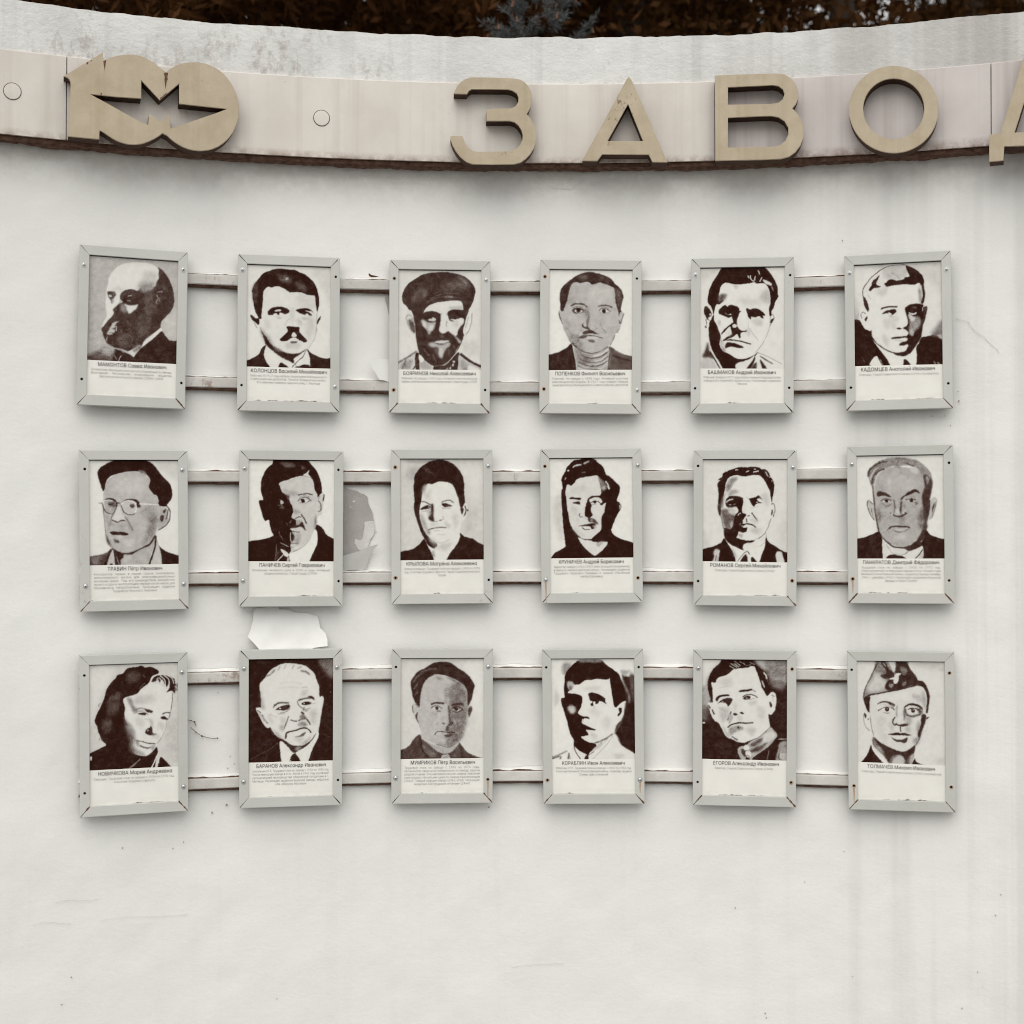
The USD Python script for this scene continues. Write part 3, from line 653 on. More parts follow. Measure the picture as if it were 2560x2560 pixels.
(2,3): """7.5
5.9 4 22,24 42,18 38,42 22,40
5.6 1.6 15,9 60,7 70,11 40,14
6.7 4 122,100 140,90 130,125 120,130
8 4 110,25 145,20 145,80 125,50
8.3 .6 45,78 47,60 52,50 60,47 66,48 75,45 88,46 98,53 103,65 107,78 110,92 112,108 110,125 109,138 104,150 98,158 92,165 86,190 70,190 64,168 58,155 52,142 46,130 42,118 40,100 41,90
.9 .5 34,95 33,85 34,75 33,65 32,55 33,45 34,35 38,28 45,20 55,13 65,9 75,8 85,9 95,13 104,20 111,29 115,38 117,50 117,62 118,75 118,82 116,87 111,88 109,80 107,72 104,64 101,55 96,49 90,46 84,45 77,44.5 70,46 63,49 57,48 52,52 48,60 46,70 45,78 43,86 42,94 42,98 44,110 48,122 53,132 58,138 64,144 70,148 72,152 68,157 62,155 56,150 52,142 46,132 41,118 37,106
4.6 2.2 43,98 46,112 51,124 57,134 53,116 48,104
6.4 3 58,138 70,146 66,150
5 1.5 48,52 54,50 50,64 47,64
2.3 1.8 48,22 56,28 66,32 58,24
L1.7 1.6 .5 46,78.5 52,79 58,82 63,84.5
L1.6 1.8 .5 79,79.5 85,77 92,76 99,80
1 .6 44,90.5 50,86 56,84 61,87 58,90 52,91 46,92
8 .3 57,86.5 58.4,87 58,88.4
1.1 .5 79,82 85,81 92,83 97,86 91,87 84,87.5
6 .3 89,84 91,84.4
1.2 .9 62,83 66,84 66,95 66,105 67,112 61,110.5 57,107 59,100 61,92
5.5 2 56,92 62,94 58,104
L1 3 .5 66,111.5 72,111.5
L1.6 1.6 .5 75,110 79,109
L.9 5 .6 80,103 83,107 80,109
L1.7 1.3 .5 57,125.5 64,123.5 72,122 80,121.5 87,122.5
4 1.5 55,126 60,128 58,134
L1 6 .6 66,127.5 76,127.5
7 2.5 60,114 74,116 66,120
L1.1 4.5 .8 68,147 80,147.5 92,142
5 2 56,138 62,146 70,150
7.3 2.5 66,156 90,152 84,162
8.1 .5 116,84 121,82 122,92 120,103 115,111 112,105
1.3 .6 111,88 116,91 114,100 112,98
L1.6 1.2 .4 118,85 120,93 118,101 116,103
2 .5 121.5,92 124,92 123,95
.9 .4 50,141 42,150 30,158 8,165 8,190 70,190 64,167 58,157 54,148
.9 .4 110,131 118,137 132,141 140,147 154,153 154,190 80,190 92,167 100,157 106,148 110,138
5 1 63,166 68,172 66,160
7.2 2 48,66 62,58 58,74
7.2 2.5 96,100 108,104 104,126
7 1.5 84,112 94,118 90,124
L.9 4 .6 46,95 58,93.5
L.9 4 .6 80,89.5 94,89.5
7 2 74,152 96,147 86,160
L.8 5 .6 72,133 84,133.5""",
(2,4): """8.5
7 3.5 14,85 25,70 28,150 16,120
.7 .4 26,62 28,60 27,50 26,44 29,37 33,30 34,25 39,20 46,13 55,11 70,8 82,11 86,16 92,20 97,28 100,36 107,40 115,48 122,55 123,62 121,70 118,80 122,83 125,90 123,97 118,105 114,115 110,125 109,131 114,138 125,144 138,148 152,153 152,190 3,190 12,171 22,164 32,158 32,150 31,140 29,125 28,110 27,95 26,80
7.7 .4 33,64 36,53 42,55 48,50 52,44 62,41 74,39 85,38 89,44 91,55 92,66 91,72 98,80 100,84 98,92 97,100 93,106 92,118 92,128 88,133 80,140 76,144 68,145 60,143 54,138 47,130 42,122 39,112 38,103 36,95 35,84 34,74
.7 .5 93,68 90,71.5 82,72 75,73 70,77 68,83 66,90 65,98 65,106 69,108 72,110 76,106 78,104 75,98 75,92 76,88 73,82 72,79 76,76 83,74 90,76 94,82 90,86 93,88 98,84 102,83 104,70 98,62
7.7 .35 73,80 80,76 87,76 91,78.5 86,81 78,82
L1.5 .8 .4 73,84.5 79,81.5 86,81 91,85
.8 .35 79.5,80.5 84,81 83,84.6 80,84
L1 7.6 .35 75,84.2 79,84.8
L.8 3 .4 75,86 84,86
.8 .4 39.5,77 43,74.3 50,75 58,75.5 57,79 49,78
1 .5 44,84 50,82 56,82 57,86.5 52,86
L1 8 .4 48,86.5 54,87.5
L1.2 1 .4 57,101.5 55.5,105 58,107.5 61,106.5
6.8 2 50,112 56,108 54,116
1.8 .8 70,110 78,110 84,114 87,120 82,118.5 76,116 72,116
4 .8 74,112 78,111 77,116
.8 .5 54,122.3 62,121 70,119.5 78,118 83,120 80,127 76,128 74,124 68,123 60,123
8 .4 61,124.2 70,125 74,126 68,128 64,127
L1.2 .9 .4 60,125 65,128.2 73,128
6 1.2 78,122 84,123 82,128
3.6 1 87,41 96,48 103,58 94,64 90,52
5.6 1 92,58 98,56 98,62
L2.2 8 .5 99,47 103,53 105,61
L2.2 7.4 .6 45,24 50,21 59,19.5
L2.2 6.5 .8 63,18 72,13.5
7.6 .4 36.5,28.5 38.5,28.5 38.5,30.5 36.5,30.5
L1.3 7 .5 33,41 32,45
L1.2 4.4 .7 60,33 66,32
L1.5 8 .5 122,88 124,91 122,93.5
L1 4 .4 124.5,86 125.5,90 123,95
L1.1 1.5 .4 54,140 62,144.5 74,145.5
7.9 .4 54,142 64,146 74,147 80,149 90,150 102,149 101,155 94,163 86,170 81,172 74,168 66,160 59,152
.8 .5 76,145 85,138 92,140 100,148 93,149.5 88,155 86,150 78,148
5.5 1 84,151 96,149 88,157
6.9 2 40,92 52,94 50,106
7 2 44,126 58,134 66,141 54,137
7.1 2.5 42,62 60,54 72,60 50,68
L.9 5 .6 61,108.5 67,110""",
(2,5): """8
7 4 11,130 20,150 12,165
7.2 5 140,120 150,110 150,160 142,160
7.3 3 11,12 150,12 150,16 80,18
8.2 .8 42,85 48,66 50,50 56,42 66,37 85,39 104,37 115,46 123,62 126,80 126,100 124,115 119,130 112,140 100,146 116,150 84,166 70,160 45,150 46,120
.8 .4 38,95 37,85 38,70 36,55 37,50 41,46 37,45.5 44,40 45,35 52,31 62,27 72,24 85,24 95,23 105,24 110,27 116,27 122,33 125,40 129,46 131,55 130,65 128,75 127,83 125,75 124,65 120,57 116,48 110,40 104,37 95,37 85,39 76,39 68,37 60,39 54,43 50,50 49,58 47,66 46,74 43,82 42,92
L1.6 8 .35 66,29 70,28.3
L1.8 8 .35 84,32 89,30
L2 8 .4 96,32 105,30
L1.3 8 .35 97,27 100,27
L1.5 7 .5 116,31 119,37 121,39
L1.3 8 .35 123,40 125,40.5
L1.4 8 .3 127,46.5 127.6,47.5
3 1.5 42,96 50,94 58,98 66,106 62,120 60,128 50,128 44,112
3 1.4 50,68 47,76 45,90 42,94 42,80
4.2 1.5 54,48 60,42 70,42 62,52 58,60 52,66 50,58
4.6 1.6 58,64 66,62 71,65 62,70 54,72
.8 .5 50,80 54,74 62,72 72,73 78,76 79,84 77,92 78,100 82,102 84,105 80,110 78,118 82,120 78,124 82,126 86,125 84,132 78,134 72,132 70,138 68,142 76,145 86,147 98,146 101,143 94,150 82,152 78,158 80,166 70,160 60,154 54,150 48,142 47,130 48,126 58,128 62,120 64,110 66,104 70,100 71,96 67,90 60,92 54,92 50,88
L2 7.4 .5 51,83 56,79 62,77.5
L1.1 7.4 .4 55,87.3 59,87
L1.1 6.4 .4 62,87 66,86
L1.1 5 .5 54,91 66,91
L1.4 8 .4 71,105 72,102 75,101.5
6.4 1.2 56,94 66,95 62,104 56,101
5.6 1 58,116 61,116 61,124 58,124
L1 7 .4 73,119.5 75,119
L1.1 2 .5 40,100 43,112 46,125 48,140
1.2 .5 36,88 39,88 42,96 40,106 37,98
L.8 6.5 .4 36.5,89 39,86.5
.8 .4 85,74 88,77 94,75 100,74 105,71 109,75 112,79 106,76 102,78 106,82 111,83.5 104,84.5 100,86 97,90 93,86 90,80
L1.3 8.2 .35 101,82.5 104,82.3
L.8 1.5 .4 76,78 79,75
L1.7 1 .4 86.5,106 90,105.3
L2.2 1 .4 93,100 98,107 103,114
L2 1 .4 84,110 85,116
L2.2 1 .4 78,120.5 86,119 92,120 96,121.5 100,125
L1 8 .4 76,122.8 84,122.4
5 1.2 70,136 78,137 76,142
L1.1 2 .5 125,110 120,125 114,136 104,144
L.8 3 .4 117,135 117,144
L.9 3 .4 88,164 96,162 108,156 115,151
L1.2 2 .4 126,86 130,85 132,95 129,107
1 .4 127,95 128.5,98 127,104 125.5,103
.7 .4 47,143 43,150 30,157 8,165 8,190 70,190 64,170 58,160 52,150
.7 .4 117,142 122,150 132,156 144,164 156,168 156,190 104,190 109,168 114,160 116,150
8.3 .4 53,151 62,156 72,161 84,164 96,160 108,156 115,151 113,162 109,172 104,190 68,190 64,168
1.2 .5 53,149 66,156 80,163 84,165 72,160 60,155
5.8 1.2 60,160 66,168 68,176 64,172
.9 .4 82,170 86,176 86,190 72,186
.9 .4 93,174 101,182 104,188 92,188
L1.2 1.5 .4 85,164.5 90,170
L.9 2.4 .4 85,165 77,172 69,183
6.6 .9 30,166 34,161 37,163 40,164 38,174 36,186 26,186 31,174
L1 8 .4 39,164 37,182
L1.2 2 .5 34,172 33,182
7.6 .6 133,168 142,166 145,176 149,190 136,190
7 2 88,110 104,112 100,118
6.9 2 90,128 110,126 104,138
7 2 108,70 120,68 120,90
L.8 5 .6 92,92 106,90""",
(2,6): """8.3
5.5 .6 38,60 42,45 48,35 58,29 75,27 95,28 110,32 118,42 122,60 124,80 124,100 123,115 120,130 114,142 105,152 92,159 78,160 64,156 54,148 46,136 42,120 39,100 37,80
4.2 .7 33,60 28,45 27,35 33,28 42,20 55,14 70,11 85,11 100,13 112,17 122,25 130,34 133,42 135,52 134,62 130,75 124,72 122,58 119,45 112,33 104,26 92,24 80,26 70,25 58,29 48,33 42,42 38,52 36,62
L3 1.7 .8 28,44 29,34 38,26 48,19
L2.6 1.8 .8 34,56 36,44 44,35 55,30
L2 2 .8 50,19 60,18
L1.4 7 .5 31,48 36,36 44,28
L1.2 7 .5 40,52 44,40 52,33
L2 2 .8 86,19 96,22 104,26
L2 3 1 68,24 80,28
6.8 1.2 98,28 108,28 110,38 100,36
1.7 .9 120,40 128,42 134,52 132,66 130,80 126,78 122,62
4 .9 124,42 129,46 126,56
6.3 4 60,40 110,50 100,66 60,60
1.6 .9 123,62 128,75 132,90 130,104 126,116 126,128 124,134 128,142 120,150 108,152 114,140 119,125 118,110 119,95 117,80 119,68
3.4 2.5 112,100 120,96 119,130 112,128
3.6 2.5 42,94 48,100 48,120 43,112
L2.4 1.5 .7 35,60 37,80 38,95 40,110 43,125 46,138 54,149 65,157
1.4 .6 42,72 46,68 52,69 60,72 66,77.5 60,77 52,75 44,77
1.4 .6 82,80 88,74 96,68 104,64 110,66 113,71 106,69 98,73 88,77 84,82
L1.6 2 .6 48,84 54,81 62,81.5 66,84
L1.5 7.6 .4 52,85.3 58,85.6 64,86
1 .4 55.5,82.5 60.5,82.5 60,86.5 56.5,86
3.6 1 46,86 58,91 67,88 60,94
L1.6 1.8 .5 90,82.5 98,80 106,82
L1.5 7.6 .4 93,83.3 106,84
1 .4 97,81.5 102,81.5 101.5,85.5 98,85.3
3 1 104,86 110,86 108,91
3.6 1.5 86,84 90,92 88,98
L2.6 2.8 .9 70,82 72,95 71,104
L3.6 2 .9 83,84 82,95 81,105
1.5 .6 64,104 68,108 76,111 82,112 90,107 93,105 88,102.5 84,107 76,109 70,107
7 .5 66,105 68,105 68,108 66,108
7 .5 85,103 88,103 87,106
7 1.2 73,98 79,98 79,106 73,105
4.2 2 80,112 88,112 88,122 80,122
L2.5 1.5 .5 62,130 68,127 76,126.5 84,127 92,127 97,129
L1 2.6 .5 58,134 63,129
6.8 .5 74,131 84,131.5 88,131 80,134
L1.5 2 .6 70,134 78,136 88,135 94,131
7 3 70,145 85,150 90,138
6.2 .5 26,84 30,83 36,90 38,105 39,117 34,113 29,102 26,92
L1.5 2 .5 27,83.5 25.5,92 31,107 37,116
L1.1 3 .5 29,84 36,90
L1.2 3 .6 32,96 35,108
6.2 .5 132,82 138,77 142,82 139,95 134,112 128,114 130,100
L1 2.8 .5 141,82 138,98 133,111
2 .6 134,94 138,88 134,104
1 .4 46,136 34,140 22,145 5,148 5,190 53,190 52,165 51,150
1 .4 124,133 130,140 142,145 158,149 158,190 116,190 119,170 117,160 108,165 98,168 110,158 120,148
7.9 .5 51,150 58,156 68,162 78,163 92,163 104,160 117,159 112,170 102,190 93,185 85,177 72,175 60,181 53,190
L.7 4 .4 57,157 63,166 68,172
1.4 .6 52,147 62,155 72,160 86,161 98,157 110,150 117,158 105,165 95,168 86,164 70,162.5 60,155
7.6 .6 68,165 80,164 92,168 84,173 72,172
L1.1 2 .5 70,173 80,175 90,172 96,167
1 .4 57,181 62,175 70,174 78,176 86,177 94,184 92,188 62,188
6.5 .6 118,170 119,176 113,190 104,190 110,180
L2 1.5 .5 118,165 112,174 104,183""",
(3,1): """7.3
8 3 10,20 50,20 30,60 18,90 10,110
8 2.5 15,15 150,12 120,16
6.5 6 140,110 155,110 155,170 140,160
.8 .4 56,30 64,28 70,21 78,18 88,17 94,15 102,18 110,17 118,20 124,25 122,29 114,32 110,38 108,43 104,47 98,51 92,57 88,62 80,65 72,67 66,70 66,76 70,82 68,90 67,100 69,108 74,118 80,126 82,134 80,142 78,152 82,160 88,165 100,167 108,163 116,155 120,151 122,160 120,170 115,196 5,196 5,165 20,157 34,150 36,147 30,140 26,132 23,124 22,117 18,110 19,103 22,95 27,85 30,78 34,68 36,58 40,50 46,42 52,36
8.1 .6 65,71 76,67 88,63 93,57 102,50 109,44 116,46 124,46 130,50 138,56 144,60 146,68 146,80 144,92 142,100 138,108 137,118 134,128 128,137 121,144 119,152 112,160 104,166 95,163 86,158 80,150 78,140 79,130 75,118 70,108 67,98 68,86
3 2.2 66,100 72,112 80,125 84,135 82,150 90,162 78,160 74,140 68,118
4.5 2 70,110 80,118 84,130 76,128
3.8 1.5 71,70 79,71 82,82 90,90 82,94 77,84
6.5 3 82,70 96,66 100,74 86,80
1 .5 111,42 114,35 120,32 128,31 136,32 144,34 150,38 152,46 154,52 150,62 146,58 140,59 137,60 142,52 140,46 137,51 132,42 128,38 126,44 122,38 118,42
L1.2 8.3 .35 110,44 113,37 120,31 128,30.5
L1.1 8.2 .35 120,38 125,36 128,42 128,48
L1.2 8.2 .35 126,32 134,40 135,52
L1.2 8.2 .35 132,31 140,38 141,48 138,55
L1.2 8 .35 138,31.5 146,37 149,46
3.5 .7 150,50 156,44 158,54 152,60
L1 7.5 .4 151,50 156,54
L1.1 1.4 .4 147,62 146.5,76 144,92
L.8 3 .5 137,106 135,122 128,136 121,146
L1.6 2.2 .6 85,90 92,86.5 102,88
1.4 .6 100,88 108,89 114,92 112,94.5 104,93
6.4 .8 88,90 98,89.5 96,93
L2 1.1 .5 130,97 136,94 143.5,94.5
1 .5 89,96 96,94 102,94 106,98 100,98.3 94,98
7.6 .4 102,96 108,100 104,101
L1.2 4 .8 82,96 90,92 100,91
1 .5 127,102 132,100 137,103 140,106 134,106 128,104.5
8 .4 128,99.5 133,98.3 136,100
L1.6 3 .7 143,96 141,102 137,106
1.2 .5 101,127 104,121 108,120 111,117 113.5,122 114,128 121,130 116,133 108,132 103,130
5.4 .6 104,123 106.5,122.5 106,126
6 1.5 108,104 114,110 112,120
L.8 5.6 .6 123,110 122,124
7 1.5 124,112 134,112 130,126
L1.8 1.3 .5 86,141.5 94,142 104,145 112,146 118,146
L2.2 1.6 .7 92,149 98,152 106,153.5 110,152
8.1 .5 94,145 106,147.5 108,151 98,149
3.6 1.5 84,138 90,144 89,152
4.6 1.6 84,155 95,160 101,166 90,164
5 1 110,152 118,148 114,158
L1.8 6 .7 93,172 82,182 74,188
L2 8 .35 122,164 117,175 111,188
L1.4 8 .35 126.5,166 121,180 118,188
.8 .4 127,168 134,174 148,188 120,190 124,178
8.4 .5 10,168.5 13.5,168 12.5,174 10.5,173
L1 2 .5 28,78 25,80 25,84
L1 2.4 .5 25,140 27,137 30,141
L1 4 .6 98,30 101,36
L1 4 .6 92,54 100,44
7.2 2.5 84,104 98,104 95,124
7 2 112,132 126,131 120,140
6.9 2.5 88,72 110,64 118,74 98,80
L1 5 .8 100,104 108,106
2 2 40,70 60,60 56,90 40,100
2 2 30,110 44,104 44,124 34,130
1.9 2 70,30 90,24 90,40 74,44""",
(3,2): """.9
3.6 3 125,8 152,6 152,42 138,34
8.1 .5 27,48 34,40 37,35 40,31 45,25 55,19 66,15 78,14.5 90,16 102,19 110,25 117,32 120,42 124,52 125,65 125.5,71 130,69.5 132.5,74 131,85 128,100 126,115 124,126 120,135 112,146 104,152 92,155 84,154 76,150 68,144 58,140 50,132 45,124 43,121 40,123 35,120 30,112 24,100 20,92 21,89 28,89 29,85 29,75 27,62 26,54
L2.4 5.4 .9 44,31 52,23
L2 5.2 .9 56,27 60,19
L1.8 5.4 .8 66,24 70,17
L2 5.4 .8 80,24 83,17
L2 5 .8 88,23 96,20
L1.8 2 .7 37,36.5 44,33 50,27
L2.6 2.2 .9 94,27 102,28.5 109,33
L1.6 4.5 .8 48,30 52,26
5 2 28,60 31,75 34,90 30,90
L1.2 4.8 .7 96,55 105,54
6.6 2 96,60 108,60 98,70
L2.8 1.4 .7 50,86 56,81.5 62,80.5 74,81
L1.5 2 .6 51,83 48,89
L2.8 1.4 .7 90,77 98,74 108,72.5 116,73
1.3 .5 106,70 114,70 117,76 112,74
1.2 .5 52,92.5 60,87 68,84.5 75,84 76,88 72,92 66,94 58,93
8.3 .3 58,89 61,90 60,91.5
L1.1 8 .4 52,90 62,84.5 72,82.6
L1.2 2.2 .6 60,98 70,95.5 76,90
1 .5 95,83 100,79.5 106,79 112,80.5 108,84 100,84.8
8 .3 99,81 101,82 100,83
L1.4 1.5 .5 88,78 90,84 94,88 100,91
L1 8 .4 92,79.5 98,77.3 106,76.5
4.4 1.2 96,90 106,92 110,88 104,96
L1 4.5 .6 110,83 118,82
L2 1.4 .5 77,109 82,111 88,111.5
L2.2 1.5 .6 90,111.5 98,107 104,108 108,114 110,118
1.5 .6 94.5,97 97,96 100.5,100 98,101.5
3.4 1 92,104 98,100 104,107 96,110
L1.4 3 .6 100,88 98,94
L1.8 1.9 .6 74,103 71,112 68,120 65.5,126
5.4 2 58,122 66,118 64,130
L2.8 1.2 .5 69,141 70.5,132 76,129 86,127 96,123.5 104,123.5 109,128 111,131
2.2 .7 84,138 92,136 98,132 103,130 98,137 90,139
4.2 1.4 88,118 98,112 106,118 98,121
5.4 2 95,150 105,142 112,136 104,150
4.6 2 46,126 58,138 66,144 56,132
1.2 .6 56,139 66,143 72,149 80,152 90,153 100,151.5 112,143 120,132 117,141 104,153.5 92,160 86,165 80,165 74,156 66,149
3.8 1 84,158 95,154 90,163
8.3 .4 60,145 70,152 80,164 84,166 76,180 70,190 63,188 60,160
8.3 .4 120,133 122.5,128 124,134 122,142 116,153 110,168 104,190 96,184 86,167 90,162 104,153.5 114,143
.9 .4 80,168 85,166 90,172 97,184 96,188 74,186 77,174
7 .4 76,178 78,178 78,180
L1.8 1.6 .5 22,93 28,98
L1.6 1.8 .6 30,100 33,108 40,116
5 1.2 24,98 32,104 36,114
L.8 3.6 .5 10,176 28,166 45,157 56,148
L.8 3.6 .5 130,133 150,141
6.5 .3 143.5,62.5 144.5,62.5 144.5,63.5
L.8 5.4 .7 58,48 80,45.5 98,49
L.8 5.8 .7 56,56 80,54 92,56
L.9 4.6 .7 42,100 54,105
L.8 5 .6 112,93 122,91
6.7 2 60,104 69,108 64,117
6.7 2.5 109,96 121,96 116,120
7 2 40,100 48,110 44,117
L1 4 .7 56,99.5 68,99
L1 4 .7 96,93 110,90
6.8 2 84,140 100,140 92,148""",
(3,3): """7.7
8.3 5 115,20 148,14 148,130 135,100
6.8 3 11,8 148,6 148,10 60,12
6.3 .6 44,70 46,58 52,45 60,37 72,34 85,37 98,43 110,48 118,55 122,65 123,80 123,95 122,110 120,122 116,135 110,146 100,153 88,157 75,153 60,146 48,140 45,128 42,118 40,100 42,85
3.7 2.5 88,60 100,48 112,52 120,65 122,85 121,110 116,132 108,146 92,155 86,140 88,120 93,104 92,80
4.6 1.2 84,58 90,60 88,82 84,76
4.6 1 70,37 82,40 80,43 72,41
1.3 .6 38,83 33,75 30,62 28,50 29,42 33,36 40,28 50,23 58,18 68,13 80,12 92,13 100,18 108,24 116,29 124,36 130,44 134,52 132,60 130,72 126,82 123,86 122,75 122,65 118,54 110,47 100,41 90,37 80,34 70,33 62,36 55,41 50,48 46,58 44,68 43,80 42,88
2.6 1.5 86,36 104,44 116,54 104,48
L1.2 3.6 .7 32,46 40,35 50,30
L1.2 3.6 .7 33,58 40,48
L1.4 3.6 .8 44,29 56,25 70,23
L1.2 3.4 .8 34,68 40,62
L3.2 1.6 .7 62,83.5 68,81 76,81 83,82
1.5 .7 95,86 99,82.5 106,81.5 113,81.5 116,86 108,85
L1.4 1.9 .5 61,90.5 67,86 74,86 80,91
7.6 .4 65,90 70,88.5 76,91.5 71,93
1.2 .4 69,87.5 74,88 73.5,92.5 70,92.5
3 .8 70,94 78,94 76,97
5 1.5 62,96 72,98 70,104
L1.7 1.3 .5 96,91 103,87 110,89 115,94
7.4 .4 98,92 104,95 111,92.5 104,93
1.1 .4 100.5,88.5 106,89.5 105,94 101.5,94
L1.8 2 .6 97,94.5 105,97 113,94
2.2 1 90,86 94,92 93,100 94,108 98,114 95,118 92,116 91,106
L2 1.9 .6 80,114.5 85,116.5
L2.2 1.6 .6 90,119 96,116 98.5,113.5
L1.4 3.6 .7 70,117 74,114
L1.4 2.6 .9 100,108 105,116 109,124
5 1 97,105 103,112 102,118
2.2 .7 86,127 88,120 91.5,121.5 90,128
L1.7 1.5 .5 68,135 71,130 78,129 86,130.5 94,130.5 102,131
6.6 .4 82,131.7 90,131.7 86,132.8
1.8 .8 83,136 92,134 98,133 94,138 87,138
3 1 102,132 106,134 104,140
L1.5 2.2 .8 70,150 80,153 92,155.5 104,150
4.4 2 74,148 90,150 84,154
6.6 .5 30,84 35,82 41,88 40,100 39,110 35,104 31,96
L1.5 1.9 .5 31,85 32,97
L1.1 2 .5 36,82 40,88
1.8 .6 36,102 40,96.5 39,106 42,115 38,110
2.2 .6 124,90 129,87 130,93 127,102 124,106
L1 5 .5 125,90 128,88
5.8 .6 46,140 60,148 75,154 90,157 104,150 109,148 104,158 96,165 86,168 76,165 62,156 50,148
L2 1.5 .6 45,142 58,152 70,162 80,167 90,167 98,163 109,151
1.9 .5 44,134 38,137 32,143 28,150 20,157 8,163 8,190 75,190 80,168 70,163 58,153 48,145
1.9 .5 109,148 114,154 120,162 128,167 140,172 156,176 150,190 92,190 90,168 98,164 106,156
2.9 1.3 46,148 60,158 72,168 62,172 50,160
2.7 1.3 100,164 108,156 110,172 100,174
L3 1.2 .9 44,140 48,160 56,172
6.2 .5 80,171 86,168 92,169 93,180 79,180
L1 2 .4 81,174 91,169
L1 2 .4 84,175 92,171""",
(3,4): """8.5
4.4 2 28,19 42,19 36,34 28,36
7 2 16,60 22,80 14,90
1 1.2 127,36 136,40 150,38 150,174 140,166 125,156 118,140 114,135 118,120 126,112 130,95 132,80 130,60 128,48
2.6 1.6 140,34 150,42 150,90 142,70
5 1.5 124,30 130,40 136,34 142,30 134,30
L3 4.4 1.4 126,44 132,58 138,72 138,84
L2 3.4 1 126,116 118,128 114,135
8.3 .5 34,48 60,44 104,40 112,70 114,92 116,118 112,130 110,137 96,146 80,152 66,152 56,142 50,120 50,90 36,70
.7 .4 31,75 30,60 31,47 32,38 36,30 43,22 50,16 56,13 75,12 92,13 100,20 110,27 120,35 126,48 131,62 133,78 130,82 124,86 117,92 113,90 111,78 109,65 107,52 106,43 103,45 95,45 85,44 75,46 66,46 60,50 55,53 48,54 45,52 43,60 36,67 38,68 48,69 56,71 60,75 60,82 58,92 53,100 55,104 62,107 68,107 72,110 71,111.5 66,110 62,112 60,118 64,121 74,126 82,129 80,131 72,130 66,130 70,136 69,139 62,140 58,142 64,147 72,151 80,152 84,156 80,162 72,168 70,173 60,168 52,162 46,156 46,146 42,140 38,128 35,115 31,102 29,95 26,86 25,78 28,76
5.6 1 36,49 44,49.5 46,57 41,63 36,58
3 .8 38,58 43,56 42,64
6 1.4 36,92 42,88 48,92 49,99 43,103 38,98
7 .9 41,92 46,93 46,99 42,100
4 1.2 54,12 75,10 92,12 90,16 60,16
.8 .4 70,70 74,67 80,67.5 88,70 95,74 98.5,77 98,81 100,86 93,82 88,82 87,85 82,86.5 80,82 78,84 79,88 76,90 74,86 78,82.5 73,80 72,75
8.4 .3 80,82.5 81.8,83 81.5,87 80,86.5
6 .6 80,90 82,94 78,90
8.3 .4 116,95 122,87 130,81.5 132.5,84 129,86 129,95 128,105 120,117 115,119 113,106
1 .4 120,94 125,92.5 126,98 123,104 119.5,107 119,104 122,100
6.6 .4 60,112 62,112 61,118 59.5,117
L2.2 2.2 .8 80,152 90,149 100,144 111,136.5
L1.8 3.4 .8 82,160 90,154 93,149
6.4 .8 74,167 84,157 94,152 84,162
L1.2 1.4 .5 70,172 80,166
8.2 .5 112,138 116,145 122,154 132,161 152,173 152,190 70,190 72,173 84,165 100,152
8.3 .5 46,157 56,166 70,174 68,190 40,190 42,160
L1.4 1.2 .4 46,155 48,164 53,173 58,181
L.8 4.6 .5 110,140 100,155 76,180
L.7 5.5 .5 106,140 96,152 86,162
.9 .4 65,174 70,172.5 70,186 62,186
L2 3 .8 8,176 20,172 35,165
L2 2 .6 38,168 36,180
L1.4 3 .6 38,170 40,182
L2.4 2.6 .8 10,178 24,174 22,182
7 2 110,170 130,172 120,182
7.5 2.5 70,94 90,98 84,108
7.2 3 96,110 108,112 100,130
7 2 74,134 86,140 78,147
7.4 2 60,60 90,56 84,64""",
